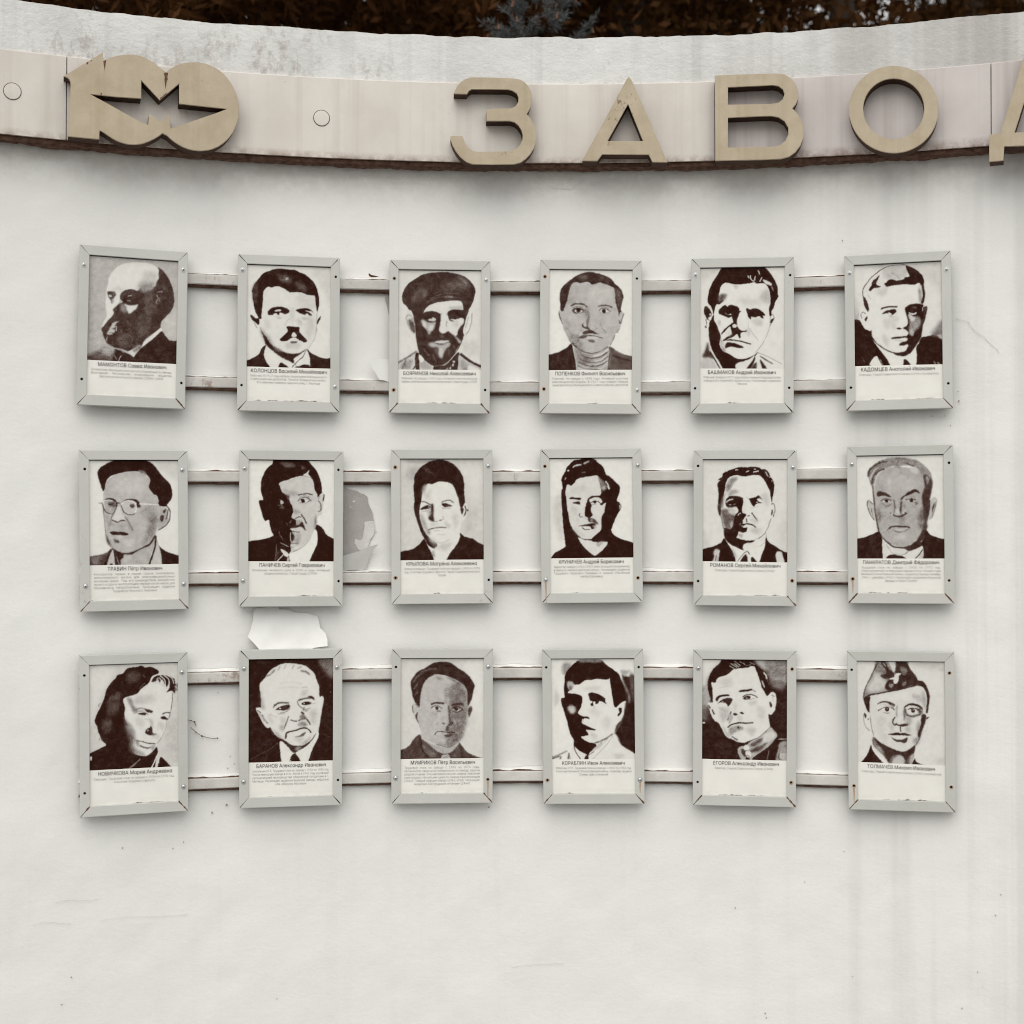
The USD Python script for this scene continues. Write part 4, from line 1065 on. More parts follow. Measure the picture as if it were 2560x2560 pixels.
(3,5): """1
8 3 8,8 52,8 34,26 20,48 18,74 8,84
5.2 2 8,60 20,58 25,82 8,96
3.2 3 8,92 18,88 20,108 8,116
6.6 3 98,6 130,8 118,28 108,24
4.2 4 115,8 160,8 160,44 142,58 128,54 120,34
3.4 3 126,52 150,50 140,62
8.1 .5 25,50 28,60 28,75 28,84 22,84 20,87 23,96 26,106 32,115 38,118 42,125 46,133 52,142 60,145 70,150 80,151 92,147 104,142 114,134 122,126 124,124 122,112 121,103 126,104 132,95 134,80 133,70 128,66 122,70 118,72 114,64 110,55 106,45 102,32 98,22 90,23 80,26 70,27 60,30 50,38 38,42 32,50
.8 .4 28,84 24,75 21,65 20,52 22,42 26,33 32,25 40,18 48,10 80,9 92,15 100,20 108,26 116,33 121,42 123,55 124,66 121,71 118,72 114,64 110,58 108,48 105,38 101,30 99,24 92,22 88,25 80,25 72,26 64,27 58,33 50,38 42,40 36,42 33,50 30,51 26,50 27,62 28,72
L1 7.2 .4 56,22 66,28
L1 7.2 .4 58,18 69,25
L1 7 .4 64,14 75,22
L1.2 6.5 .4 64,18 72,24
L1 6.8 .4 74,15 82,20
L1 6 .4 90,16 98,20
L1 5 .4 84,22 92,20
L2.2 7.6 .4 113,33 117,38 118.5,44
L1.8 7 .5 110,47 115,58
L.8 4 .4 118,42 122,54
1 .5 33,79 36,74 44,71 54,70 56,73 46,74 40,76 36,82
1 .4 72,66 75,63 86,61.5 94,61 92,64 80,66
L1.4 3.4 .5 94,62 100,65.5
1.1 .5 37,86 42,80.5 50,77 58,76.5 61.5,79 58,86 54,91 52,87 46,84 40,84.5
L1.3 7.9 .4 37,80 44,75.5 56,74.5
7 .3 44,82 46,82 45.5,83.5
6.4 2 40,95 52,92 57,98 50,112 44,118
L1.6 1 .4 78,75 84,71.3 92,70.3 98,72 103,75.5
1 .4 79,77.5 84,73 91,73 91,77 86,78.4
8.3 .3 92,74 97,74.6 93,77
8 .3 84,75.5 86,76 85,77
L1 1.6 .4 80,78.5 90,78.5 98,76.5
6.8 2 88,82 102,82 94,90
1.2 .5 62,103 66,101.5 70,104 66,106
1 .4 73,101.3 77,99.8 80.5,102 78,103.2
L2.4 1.7 .7 59,99 56,108 53,114
5.6 1.2 54,104 62,108 56,120
7 1.5 70,106 78,108 76,116 70,114
L2.2 1 .4 53,126 60,121 70,118.3 78,118.3 88,118.3 96,117.5
4.8 1.4 55,128 64,124 74,123 80,128 66,134 58,140
1.2 .5 69.5,124 73,125 71,128.5
L1 2.4 .5 74,125 76,127
5 1.5 44,122 50,132 58,143 52,139
L2 1.6 .6 60,141 70,147
L1.4 2 .5 126,70.5 131,73
1.2 .4 123,82 127,86 127,91 124,91
L1 5.5 .6 128,74 129,82
L2 1.3 .4 21,88 24,94
L2.4 1 .4 27,96 31,104
.9 .5 52,143 60,147 70,151 82,152.5 96,148.5 112,140 124,126.5 118,134 104,143 90,150 84,156 74,158 56,150
5.8 .6 90,150 104,143 116,134 124,125 130,130 136,139 130,148 120,158 108,167 98,174 92,177 86,170 82,182 76,180 70,165 74,158 84,156
7.4 1 110,142 126,132 132,140 118,152
2.4 1.3 92,153 112,142 108,150 95,158
2.2 1.2 90,164 110,155 120,150 108,164 94,168
1.6 .8 76,162 84,164 84,174 78,172
8 .5 80,158 84,155 89,158 88,163 83,164 80,162
8 .5 83,167 88,164 92,168 92,174 87,176 84,172
L1.2 2.2 .5 85,172 89,174
L1.2 3 .5 84,164 88,165
.9 .5 124,158 137,140 160,144 160,190 96,190 98,176 112,167
4.6 1 141,150 156,148 156,190 130,190 136,168
6 .8 140,170 156,170 156,180 140,180
L1.2 7.6 .4 140,170 152,169
L1.3 7.2 .4 138,145 154,144
L1.5 1.4 .5 139,168 139,178 146,180
L1 5 .6 122,164 119,182
8.6 .3 11,117.5 15,117.5 15,119 11.5,119
6 .5 90,176 96,174 92,182
7.1 2.5 100,90 116,96 110,116
7 2 62,84 69,90 66,99
6.7 2 84,128 100,126 94,140
7.2 2.5 38,48 60,42 56,60
L.8 5 .6 36,60 56,56
L.9 4.5 .6 38,92 50,98
L.8 5 .6 88,84 102,82""",
(3,6): """8
7.2 3 100,13 156,12 156,30 120,22
7.2 4 130,178 156,170 156,186
7.7 .5 30,72 40,68 55,65 75,61 95,55 108,53 118,54 124,64 126,80 124,95 122,105 118,115 116,128 112,142 106,152 98,160 86,162 76,160 64,154 52,147 42,140 36,132 33,120 31,105 30,90
8.1 4 45,72 80,66 100,70 60,78
4.2 .6 19,75 21,64 27,52 32,38 38,24 44,8 90,8 96,22 104,32 110,40 108,48 95,52 80,58 60,62 40,65 28,70
7 2 26,58 34,44 42,30 50,38 57,46 55,58 36,63
L1.6 1.3 .6 20,72 22,60 30,42 38,25 46,10
1.3 .6 74,10 90,10 98,24 106,34 111,43 118,44 124,50 128,60 130,70 128,85 126,98 124,90 126,75 124,62 120,54 110,52 100,52 84,58 68,61 60,60 56,55 60,45 68,42 74,46 79,40 76,34 73,28
1.4 .7 48,36 56,33 58,28 50,16 48,10 56,12 62,24 68,29 72,34 71,40 64,40 56,41
3.4 1 82,20 92,24 90,34 84,32
4 1.2 84,50 92,44 88,52
7.6 .6 62,10 72,10 74,16 73,26 70,30 66,22
L1 2 .4 72,12 74,20 72,30
L1 6.5 .5 52,14 57,20
7.8 .4 72,34 77,31 83,32 79,36 78,44 76,48 72,49 70,46 71,42 65,42 64,40 71,38
4.6 .8 62,50 70,50 66,56
L2.8 1.2 .5 20,75 30,68.5 45,65.5 62,62 78,59 95,54.5 108,51
L.8 6.5 .4 30,65 48,62 58,59
1.1 .5 20,75 28,71 31,72 30,82 30,97 26,94 23,86
L3.4 1.2 .5 112,49 121,54 127,66 127,82 125,98
5.4 1.6 118,60 123,70 123,90 118,78
6.2 2 100,66 116,70 118,80 106,76
1.2 .5 43,84 48,79.5 54,78.5 62,79 70,82 72,86 64,84.5 60,81.5 52,80.5
1.6 .6 62,82 72,84 70,88 66,86
1.2 .5 87,90 92,84 100,81.5 106,82 112,84 117,88 119,93 110,87.5 100,85 93,87
L1.5 1.2 .4 44,94.5 52,90 60,88 68,89 72,92.5
8.3 .4 51,92.5 60,90.5 69,92.5 60,95.5
.9 .4 56.5,89.5 62,89.5 61.5,95 57,95
7 .2 59,91 60,91 60,92
L1.2 2.4 .6 53,97 58,98.5 63,97.5
L1.4 2 .5 66,89.5 72,93
L3.4 1.8 1 89,90 90,98 96,102.5 104,103 113,100 118,94
3 1 108,89 116,90 117,98 112,98
L1.8 1.1 .4 94,92 102,90 110,92 115,95.5
8.2 .4 94,93.5 100,96 110,96.5 104,93
.9 .4 99.5,91.5 105,92.5 104.5,97 100.5,96.5
8 .2 102,93 103,93 103,94
L1.5 7.4 .5 96,88 104,87.5 112,90
L1.8 3 1 76,86 75,97 76,104
L2.2 1.4 .5 73,105 69.5,110 69,115 72,118.5 76,116
1.2 .5 72,116 80,117.5 88,115.5 92,112 94,114 94,119 88,120.5 80,120.5
7.4 .5 89,113 92,113 91,116
2.8 1 87,92 90,104 88,112 86.5,100
5.2 1.8 90,104 100,108 96,120 92,112
L2 1.5 .5 81,121 82,129
5.6 2 88,122 98,124 94,132
6.4 2 62,116 70,120 68,130
1 .5 60.5,134 70,132 76,131 82,132 88,131 99,135.5 90,136 80,135.5 70,135.5
8.1 .4 66,137 80,136.5 92,137 86,141.5 74,140.5
1.6 .6 66,138 74,142.5 84,143 93,139 91,147 87,149 82,146.5 74,146
4.6 2 112,112 108,125 112,136 102,142 108,152 116,132
1.3 .7 117,100 124,102 122,115 118,126 113,139 110,134 115,118
L1.2 2 .6 116,128 112,142 106,153
L1 2.4 .5 31,104 34,125 37,136
L.9 3 .5 22,98 20,105 23,120 30,128
1.3 .4 21,99 25,102 23,108
1.2 .4 27,108 29,108 28,110.5
1.3 .4 124,106 129,104 126,108
L.7 6 .5 126,118 124,126 118,132
3 .7 36,138 46,146 60,155 78,162 92,162 105,152 104,165 102,176 96,190 66,190 55,172 44,160 36,152
1.4 .7 37,140 50,149 66,157 82,163 96,160 106,152 103,165 94,172 92,182 88,175 76,168 66,172 62,180 54,164
5 1.5 40,152 48,156 54,166 46,162
6.6 1.2 70,176 80,169 88,176 86,190 66,190
5.5 1 98,172 103,166 102,180 96,186
L2.2 8.5 .35 34,154 37,162 46,172 62,184
L2 8.2 .35 106,170 100,186
.9 .4 33,152 30,160 24,172 12,186 60,190 44,172 36,162
.9 .4 105,174 108,180 128,188 98,190
7.1 2 40,104 56,108 48,124
7 2 44,126 60,136 56,146
6.6 1.5 52,84 70,86 66,88""",
}


# ------------------------------------------------------------------ the curved wall
PH = 0.78
wall = thing('curved_wall', 'white painted curved plaster wall with a rough weathered top edge', 'wall')

def curved(z0, z1, off, du, dz, amp, seed, stretch=(1, 1, 1), edge=0.0):
    ph = np.linspace(-PH, PH, int(2 * PH * R / du) + 1)
    z = np.linspace(z0, z1, max(2, int(round((z1 - z0) / dz)) + 1))
    A, Z = np.meshgrid(ph, z, indexing='ij')
    flat_p = np.stack([A * R * stretch[0], Z * stretch[2], np.zeros_like(A)], -1)
    d = amp * 2 * bump_noise(flat_p, 9.0, seed) + amp * 1.4 * bump_noise(flat_p, 1.7, seed + 7)
    if edge:
        w = np.clip((Z - (z1 - 0.07)) / 0.07, 0, 1) ** 2
        Z = Z + w * edge * (1.2 * bump_noise(np.stack([A * R, A * 0, A * 0], -1), 2.3, seed + 3) + 1.1 * bump_noise(np.stack([A * R, A * 0, A * 0], -1), 17.0, seed + 5))
    p = np.stack([X0 + (R - off - d) * np.sin(A), D - R + (R - off - d) * np.cos(A), Z], -1)
    return p

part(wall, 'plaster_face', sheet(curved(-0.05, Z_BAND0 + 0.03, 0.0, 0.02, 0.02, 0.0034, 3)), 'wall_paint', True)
# the thick rim that carries the band: face, top, underside and back, one closed shell
face = curved(Z_BAND0 + 0.004, Z_TOP, 0.075, 0.011, 0.011, 0.0022, 21, (1, 1, 1.3), 0.010)
top_d = np.linspace(0.012, 0.36, 6)
rim_top = np.stack([face[:, -1] + np.stack([np.sin(np.linspace(-PH, PH, len(face))) * t, np.cos(np.linspace(-PH, PH, len(face))) * t, np.full(len(face), 0.004 * min(1, t / 0.02))], -1) for t in top_d], 1)
back = rim_top[:, -1:] * np.array([1, 1, 0]) + np.array([0, 0, -0.05])
part(wall, 'rim', sheet(np.concatenate([face, rim_top, back], 1)), 'coping_plaster', 40)
ph_ = np.linspace(-PH, PH, 300)
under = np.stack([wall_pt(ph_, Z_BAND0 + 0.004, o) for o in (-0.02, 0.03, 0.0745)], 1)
part(wall, 'rim_underside', sheet(under), 'dirt_and_shade')  # dirty underside, its shade painted into the dark brown
# ragged remains of mortar under the rim
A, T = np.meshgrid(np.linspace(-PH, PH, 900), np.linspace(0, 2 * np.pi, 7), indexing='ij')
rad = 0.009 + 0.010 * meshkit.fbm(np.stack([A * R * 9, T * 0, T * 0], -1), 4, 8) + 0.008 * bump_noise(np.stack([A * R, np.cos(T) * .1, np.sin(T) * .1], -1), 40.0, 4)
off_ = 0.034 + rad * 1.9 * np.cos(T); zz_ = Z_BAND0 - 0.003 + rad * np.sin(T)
part(wall, 'mortar_bead', sheet(np.stack([X0 + (R - off_) * np.sin(A), D - R + (R - off_) * np.cos(A), zz_], -1)), 'dirt_and_shade', True)

def outline(px, org, scale, close=True):
    return [(org[0] + x / scale, org[1] + y / scale) for x, y in px]

def wall_patch(px, off, mat, name, step=0.006):
    """A thin sheet on the wall with a traced outline; off may be a function of (s, t) in the outline's box."""
    uv = np.array([at(*p) for p in px]); uv[:, 0] *= R
    poly = Polygon(uv).buffer(0)
    x0, y0, x1, y1 = poly.bounds
    v, f = trimesh.creation.triangulate_polygon(poly, engine='earcut')
    m = trimesh.Trimesh(np.column_stack([v, np.zeros(len(v))]), f).subdivide_to_size(step * 2)
    s, t = (m.vertices[:, 0] - x0) / (x1 - x0), (m.vertices[:, 1] - y0) / (y1 - y0)
    o = off(s, t) if callable(off) else np.full(len(s), off)
    p = wall_pt(m.vertices[:, 0] / R, m.vertices[:, 1], o)
    return trimesh.Trimesh(p, m.faces, process=False)

o1, s1 = (840, 1100), 5.367
part(wall, 'bare_patch', wall_patch(outline([(20, 590), (115, 630), (190, 665), (280, 685), (340, 722), (370, 725), (420, 760), (432, 850), (462, 920), (490, 980), (495, 1040), (505, 1085), (470, 1200), (430, 1300), (310, 1485), (200, 1560), (20, 1600)], o1, s1), 0.0062, 'bare_plaster', ''), 'bare_plaster', label='grey bare plaster where the paint has peeled off')
part(wall, 'under_layer', wall_patch(outline([(375, 1105), (430, 1088), (500, 1085), (512, 1140), (522, 1195), (505, 1265), (480, 1310), (455, 1340), (430, 1440), (375, 1470), (310, 1480), (275, 1430), (245, 1375), (260, 1322), (300, 1340), (350, 1335), (370, 1240), (385, 1150)], o1, s1), 0.0072, 'under_paint', ''), 'under_paint')
for px in ([(210, 825), (245, 808), (262, 825), (240, 842)], [(175, 898), (195, 890), (208, 900), (190, 910)]):
    part(wall, 'under_layer', wall_patch(outline(px, o1, s1), 0.0074, 'under_paint', ''), 'under_paint')
part(wall, 'bare_patch', wall_patch(outline([(540, 510), (590, 470), (610, 600), (588, 715), (570, 620)], (850, 640), 4.83), 0.0062, 'bare_plaster', ''), 'bare_plaster')

def crack(pts, w, mat='crack'):
    q = np.array([at(*p) for p in pts]); q[:, 0] *= R
    t = np.linspace(0, len(q) - 1, len(q) * 8)
    u = np.stack([np.interp(t, np.arange(len(q)), q[:, k]) for k in (0, 1)], 1)
    u += (meshkit.fbm(np.column_stack([t * 3, t * 0 + pts[0][0], t * 0]), 3, 5)[:, None] - 0.5) * 0.006
    d = np.gradient(u, axis=0); n = np.column_stack([-d[:, 1], d[:, 0]]); n /= np.linalg.norm(n, axis=1, keepdims=True) + 1e-9
    ww = w * (0.35 + 1.3 * meshkit.fbm(np.column_stack([t * 5, t * 0, t * 0]), 2, 9))[:, None]
    p = np.stack([wall_pt(x[:, 0] / R, x[:, 1], 0.0052) for x in (u - n * ww / 2, u + n * ww / 2)], 1)
    return sheet(p)

CR = [([(2388, 797), (2418, 804), (2440, 828), (2470, 852), (2498, 882)], 0.0016), ([(80, 2313), (105, 2305), (150, 2307), (175, 2310)], 0.0010),
      ([(250, 2300), (320, 2292), (400, 2290), (470, 2286)], 0.0007), ([(140, 2256), (160, 2250), (220, 2251), (242, 2248)], 0.0011),
      ([(1280, 2416), (1340, 2411), (1410, 2409)], 0.0009), ([(1340, 436), (1380, 472), (1430, 474), (1456, 452)], 0.0012), ([(960, 460), (1010, 455), (1060, 462)], 0.0008)]
for pts, w in CR:
    part(wall, 'hairline_crack', crack(pts, w), 'crack')
def blob(px, py, r, seed, off=0.0056, squash=1.0):
    a, z = at(px, py); rr = 0.5 * r / F_PX * 4.9; t = np.linspace(0, 2 * np.pi, 12)[:-1]
    k = 0.7 + 0.6 * np.array([meshkit.noise(np.array([math.cos(x) * 2 + seed, math.sin(x) * 2, seed * 1.7])) for x in t])
    p = np.vstack([wall_pt(np.array([a]), z, off), wall_pt(a + np.cos(t) * rr * k / R, z + np.sin(t) * rr * k * squash, off)])
    return trimesh.Trimesh(p, [[0, i + 1, (i + 1) % 11 + 1] for i in range(11)], process=False)
SPOTS = [(459, 2104, 3), (432, 2120, 3), (530, 2031, 4), (567, 2011, 4), (2502, 2236, 3), (2489, 2288, 3), (1913, 2532, 3.5), (1916, 2543, 3), (2132, 2440, 2.5), (2397, 1003, 4), (2395, 979, 2.5), (2376, 1064, 2.5), (2106, 602, 3), (692, 2496, 2.5), (1222, 2017, 4), (2444, 2429, 2.5), (602, 1516, 4), (612, 1520, 3), (306, 2119, 3), (2012, 2204, 2.5), (154, 2510, 3), (2405, 2520, 3), (178, 2442, 3.5), (1838, 2269, 3), (2110, 2128, 2.5), (1100, 1020, 2), (940, 1330, 2), (575, 1890, 2.5), (585, 1909, 2.5), (569, 1920, 3), (545, 1731, 2.5), (565, 2012, 2.5), (2330, 1041, 2.5), (2362, 1040, 2)]
part(wall, 'dirt_spots', trimesh.util.concatenate([blob(x, y, r, i, squash=1.2) for i, (x, y, r) in enumerate(SPOTS)]), 'spot_dark', kind='stuff')

# loose pieces of paint, hanging off the wall
def flake(px, off, label, mat='flake_paint'):
    m = wall_patch(px, off, mat, '')
    g = part(None, 'paint_flake', m, mat, 30); tag(g.GetPrim(), label, 'paint flake', 'paint flakes peeling off the wall')
flake(outline([(345, 160), (400, 130), (560, 112), (700, 100), (750, 110), (760, 150), (840, 150), (920, 160), (1000, 195), (1100, 205), (1210, 207), (1300, 240), (1380, 265), (1400, 350), (1415, 440), (1500, 530), (1528, 620), (1530, 725), (1400, 745), (1300, 760), (1240, 800), (1100, 830), (440, 830), (440, 795), (350, 690), (245, 580), (290, 480), (330, 340)], (580, 1500), 6.44),
      lambda s, t: 0.007 + 0.026 * (1 - t) ** 1.6 + 0.014 * np.abs(s - 0.5) ** 2 * 4 * (1 - t) + 0.003 * np.sin(s * 7 + t * 4) * (1 - t) + 0.001 * np.sin(s * 17 - t * 6), 'large white paint flake curling off between two portraits of the second column')
flake(outline([(60, 1560), (100, 1548), (200, 1520), (300, 1490), (430, 1430), (500, 1415), (558, 1398), (540, 1430), (500, 1470), (470, 1520), (440, 1580), (412, 1680), (398, 1735), (330, 1748), (270, 1740), (180, 1742), (60, 1770)], o1, s1),
      lambda s, t: 0.010 + 0.020 * t, 'grey underside of a paint flake hanging below the bare patch', 'flake_back')
flake(outline([(340, 1290), (385, 1262), (420, 1268), (500, 1262), (620, 1265), (620, 1545), (575, 1532), (520, 1515), (470, 1510), (430, 1440), (380, 1370)], (850, 640), 4.83),
      lambda s, t: 0.030 + 0.022 * (1 - s), 'small white paint flake curling over the lower rail of the top row')

# ------------------------------------------------------------------ the metal band with its letters
band = thing('sign_band', 'pale curved metal band carrying raised letters along the top of the wall', 'sign band')
zt = {x: at(x, y, 0.084)[1] for x, y in ((0, 114), (570, 176), (930, 202), (1280, 211), (1787, 205), (2000, 194), (2300, 175), (2560, 150))}
BAND_TOP = float(np.mean(list(zt.values())))
cuts = [-PH] + [at(x, 300, 0.084)[0] for x in (166, 1787, 2478)] + [PH]
for i in range(4):
    n = int((cuts[i + 1] - cuts[i]) * R / 0.04) + 2
    ph = np.linspace(cuts[i] + 0.0004, cuts[i + 1] - 0.0004, n)
    ring = [(0.0755, Z_BAND0), (0.084, Z_BAND0), (0.0845, BAND_TOP - 0.002), (0.083, BAND_TOP), (0.0755, BAND_TOP)]
    p = np.stack([wall_pt(ph, z, o) for o, z in ring + ring[:1]], 1)
    part(band, 'band_panel', sheet(p), 'band_paint_pink' if i >= 2 else 'band_paint', 35, label='pinkish grey panel of the band' if i >= 2 else None)
part(band, 'shade_lip', sheet(np.stack([wall_pt(ph_, z, o) for o, z in ((0.02, Z_BAND0 - 0.010), (0.066, Z_BAND0 - 0.012), (0.070, Z_BAND0 - 0.004), (0.070, Z_BAND0 + 0.004))], 1)), 'dirt_and_shade')  # brown lip added to draw the dark shade line below the band
for x, y in ((31, 228), (804, 295)):
    a, z = at(x, y, 0.086); r = 0.0265
    prof = np.array([(0, 0.0024), (r - 0.003, 0.0022), (r - 0.0015, 0.0014), (r - 0.001, 0.0002)])
    cap = trimesh.creation.revolve(prof, sections=40); cap.apply_transform(tangent(a, z, 0.0848))
    c = part(band, 'cover_disc', cap, 'band_paint', 30)
    rg = trimesh.creation.annulus(r - 0.0007, r + 0.0009, 0.0006, sections=40); rg.apply_transform(tangent(a, z, 0.0849))
    part(c, 'seam', rg, 'letter_side')

def board(name, px, holes, label, cat, depth=0.058, group=None, marks=()):
    """A raised sign board cut to an outline: painted face and dark returns, standing on the band."""
    q = np.array(px); c = (q.min(0) + q.max(0)) / 2
    a, z = at(c[0], c[1], 0.085 + depth)
    m = tangent(a, z, 0.085 + depth); inv = np.linalg.inv(m)
    def local(pts):
        out = []
        for p in pts:
            v = ray(*p); n = m[:3, 2]; e = np.array([0, 0, CAM_Z])
            w = e + v * (np.dot(m[:3, 3] - e, n) / np.dot(v, n))
            out.append((inv @ np.append(w, 1))[:2])
        return out
    poly = Polygon(local(px), [local(h) for h in holes]).buffer(0)
    z0 = poly.bounds[1]; m2 = m.copy(); m2[:3, 3] += m[:3, 1] * z0 - m[:3, 2] * depth
    poly = affinity.translate(poly, 0, -z0)
    t = thing(name, label, cat, m2, group)
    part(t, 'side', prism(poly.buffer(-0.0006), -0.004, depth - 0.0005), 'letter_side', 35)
    rim = poly.buffer(-0.0012)
    part(t, 'face', trimesh.util.concatenate([prism(rim, depth, depth + 0.0012), prism(poly, depth - 0.004, depth)]), 'letter_paint')
    for mk in marks:
        g_ = affinity.translate(Polygon(local(mk)).buffer(0), 0, -z0).intersection(rim)
        if not g_.is_empty:
            part(t, 'rust_stain', trimesh.util.concatenate([prism(x, depth + 0.0012, depth + 0.0016) for x in getattr(g_, 'geoms', [g_])]), 'rust_dark')
    return t

def smooth_px(pts, n=4):
    p = np.array(pts, float); out = []
    for i in range(len(p)):
        a, b, c, d = (p[(i + k) % len(p)] for k in (-1, 0, 1, 2))
        for t in np.arange(n) / n:
            out.append(.5 * (2 * b + (c - a) * t + (2 * a - 5 * b + 4 * c - d) * t * t + (3 * b - a - 3 * c + d) * t ** 3))
    return [tuple(x) for x in out]

def arc(cx, cy, rx, ry, a0, a1, n=18):
    return [(cx + rx * math.cos(math.radians(a)), cy + ry * math.sin(math.radians(a))) for a in np.linspace(a0, a1, n)]

oE = ((130, 100), 3.788)
board('emblem', outline([(105, 345), (300, 228), (480, 118), (488, 197), (560, 165), (610, 151), (650, 144), (700, 139), (750, 138), (800, 143), (850, 155), (895, 174), (940, 200), (980, 228), (1020, 260), (1080, 308), (1105, 284), (1130, 266), (1165, 246), (1200, 231), (1250, 218), (1300, 212), (1350, 209), (1400, 212), (1450, 223), (1500, 240), (1545, 262), (1590, 290), (1628, 324), (1660, 360), (1692, 403), (1720, 450), (1740, 495), (1755, 540), (1765, 590), (1770, 640), (1770, 690), (1765, 740), (1753, 785), (1735, 830), (1715, 872), (1690, 910), (1657, 948), (1620, 980), (1578, 1008), (1530, 1030), (1480, 1044), (1430, 1050), (1385, 1051), (1340, 1046), (1290, 1034), (1240, 1015), (1195, 990), (1150, 960), (1120, 935), (1090, 907), (1045, 885), (1010, 912), (970, 936), (925, 958), (880, 976), (835, 987), (790, 992), (745, 991), (700, 985), (655, 972), (610, 955), (570, 932), (530, 906), (495, 882), (462, 862), (450, 865), (447, 942), (300, 928), (150, 914), (158, 760), (165, 600), (172, 500), (176, 430), (174, 400), (165, 376), (152, 362), (135, 352)], *oE),
      [outline([(365, 515), (600, 540), (845, 556), (845, 384), (1020, 571), (1203, 415), (1203, 606), (1655, 655), (1560, 690), (1400, 745), (1250, 798), (1122, 838), (1114, 712), (1020, 773), (918, 690), (910, 803), (850, 783), (700, 700), (550, 615)], *oE)],
      'tan number 100 emblem with a winged letter M cut through it', 'emblem',
      marks=[outline(q, *oE) for q in ([(484, 190), (494, 196), (514, 190), (508, 225), (503, 262), (500, 300), (495, 262), (489, 228)], [(1060, 318), (1080, 304), (1100, 316), (1092, 352), (1096, 372), (1084, 402), (1078, 440), (1072, 466), (1070, 420), (1064, 380), (1068, 350)], [(324, 212), (336, 204), (346, 214), (340, 232), (328, 228)], [(366, 190), (374, 188), (376, 200), (366, 204)], [(1022, 548), (1040, 540), (1070, 512), (1090, 500), (1060, 540), (1030, 566)], [(1225, 1030), (1245, 1014), (1258, 1024), (1250, 1040)], [(462, 500), (474, 504), (470, 520), (458, 518)])])
oZ = ((1080, 180), 6.0375)
zo = [(325, 330), (345, 285), (380, 215), (430, 155), (500, 108), (590, 82), (780, 80), (1000, 88), (1210, 95), (1320, 110), (1400, 155), (1460, 220), (1500, 310), (1508, 400), (1500, 490), (1472, 570), (1430, 637), (1482, 695), (1530, 775), (1562, 860), (1575, 950), (1570, 1060), (1540, 1150), (1490, 1235), (1420, 1310), (1340, 1368), (1240, 1396), (900, 1400), (610, 1394), (520, 1360), (430, 1290), (360, 1200), (310, 1110), (282, 1030), (275, 985), (292, 965), (460, 968), (475, 1010), (505, 1085), (555, 1150), (620, 1192), (690, 1205), (900, 1203), (1180, 1195), (1270, 1162), (1332, 1098), (1366, 1020), (1370, 955), (1350, 880), (1305, 808), (1245, 760), (1170, 742), (820, 742), (820, 562), (1000, 553), (1190, 550), (1262, 518), (1300, 455), (1306, 390), (1280, 328), (1220, 287), (1150, 268), (880, 264), (600, 264), (560, 285), (525, 336)]
LG = 'raised tan letters on the metal band'
board('sign_letter', outline(zo, *oZ), [], 'raised tan letter Ze, shaped like a 3, right of the emblem', 'letter', group=None)
o2 = ((1280, 0), 1.509)
board('sign_letter', outline([(432, 300), (440, 289), (450, 300), (518, 455), (586, 613), (530, 612), (516, 584), (340, 583), (322, 608), (264, 607), (345, 462)], *o2), [outline([(438, 393), (494, 532), (361, 532)], *o2)], 'raised tan letter A between the letters Ze and Ve', 'letter')
board('sign_letter', outline([(765, 285), (880, 280), (1000, 277), (1028, 280), (1052, 294), (1070, 315), (1080, 345), (1080, 372), (1070, 395), (1058, 409), (1078, 430), (1094, 458), (1101, 490), (1099, 520), (1088, 550), (1070, 574), (1045, 592), (1015, 600), (950, 603), (767, 607)], *o2),
      [outline([(815, 330), (900, 326), (985, 322), (1006, 326), (1022, 338), (1028, 355), (1022, 373), (1006, 387), (980, 392), (815, 395)], *o2), outline([(815, 445), (900, 441), (975, 438), (1005, 443), (1028, 458), (1042, 482), (1042, 508), (1032, 530), (1012, 547), (985, 554), (815, 557)], *o2)], 'raised tan letter Ve, shaped like a B, between A and O', 'letter')
board('sign_letter', outline(arc(1440, 413, 169, 165, 0, 352, 56), *o2), [outline(arc(1440, 411, 115, 114, 0, 350, 44), *o2)], 'raised tan round letter O near the right end of the band', 'letter')
board('sign_letter', outline([(1800, 508), (1842, 503), (1890, 350), (1942, 180), (1948, 168), (2004, 158), (2012, 168), (2110, 492), (2155, 488), (2152, 595), (2098, 598), (2100, 545), (1857, 553), (1854, 606), (1800, 611)], *o2), [outline([(1896, 500), (1977, 245), (2054, 494)], *o2)], 'raised tan letter De cut off by the right edge of the photo', 'letter')

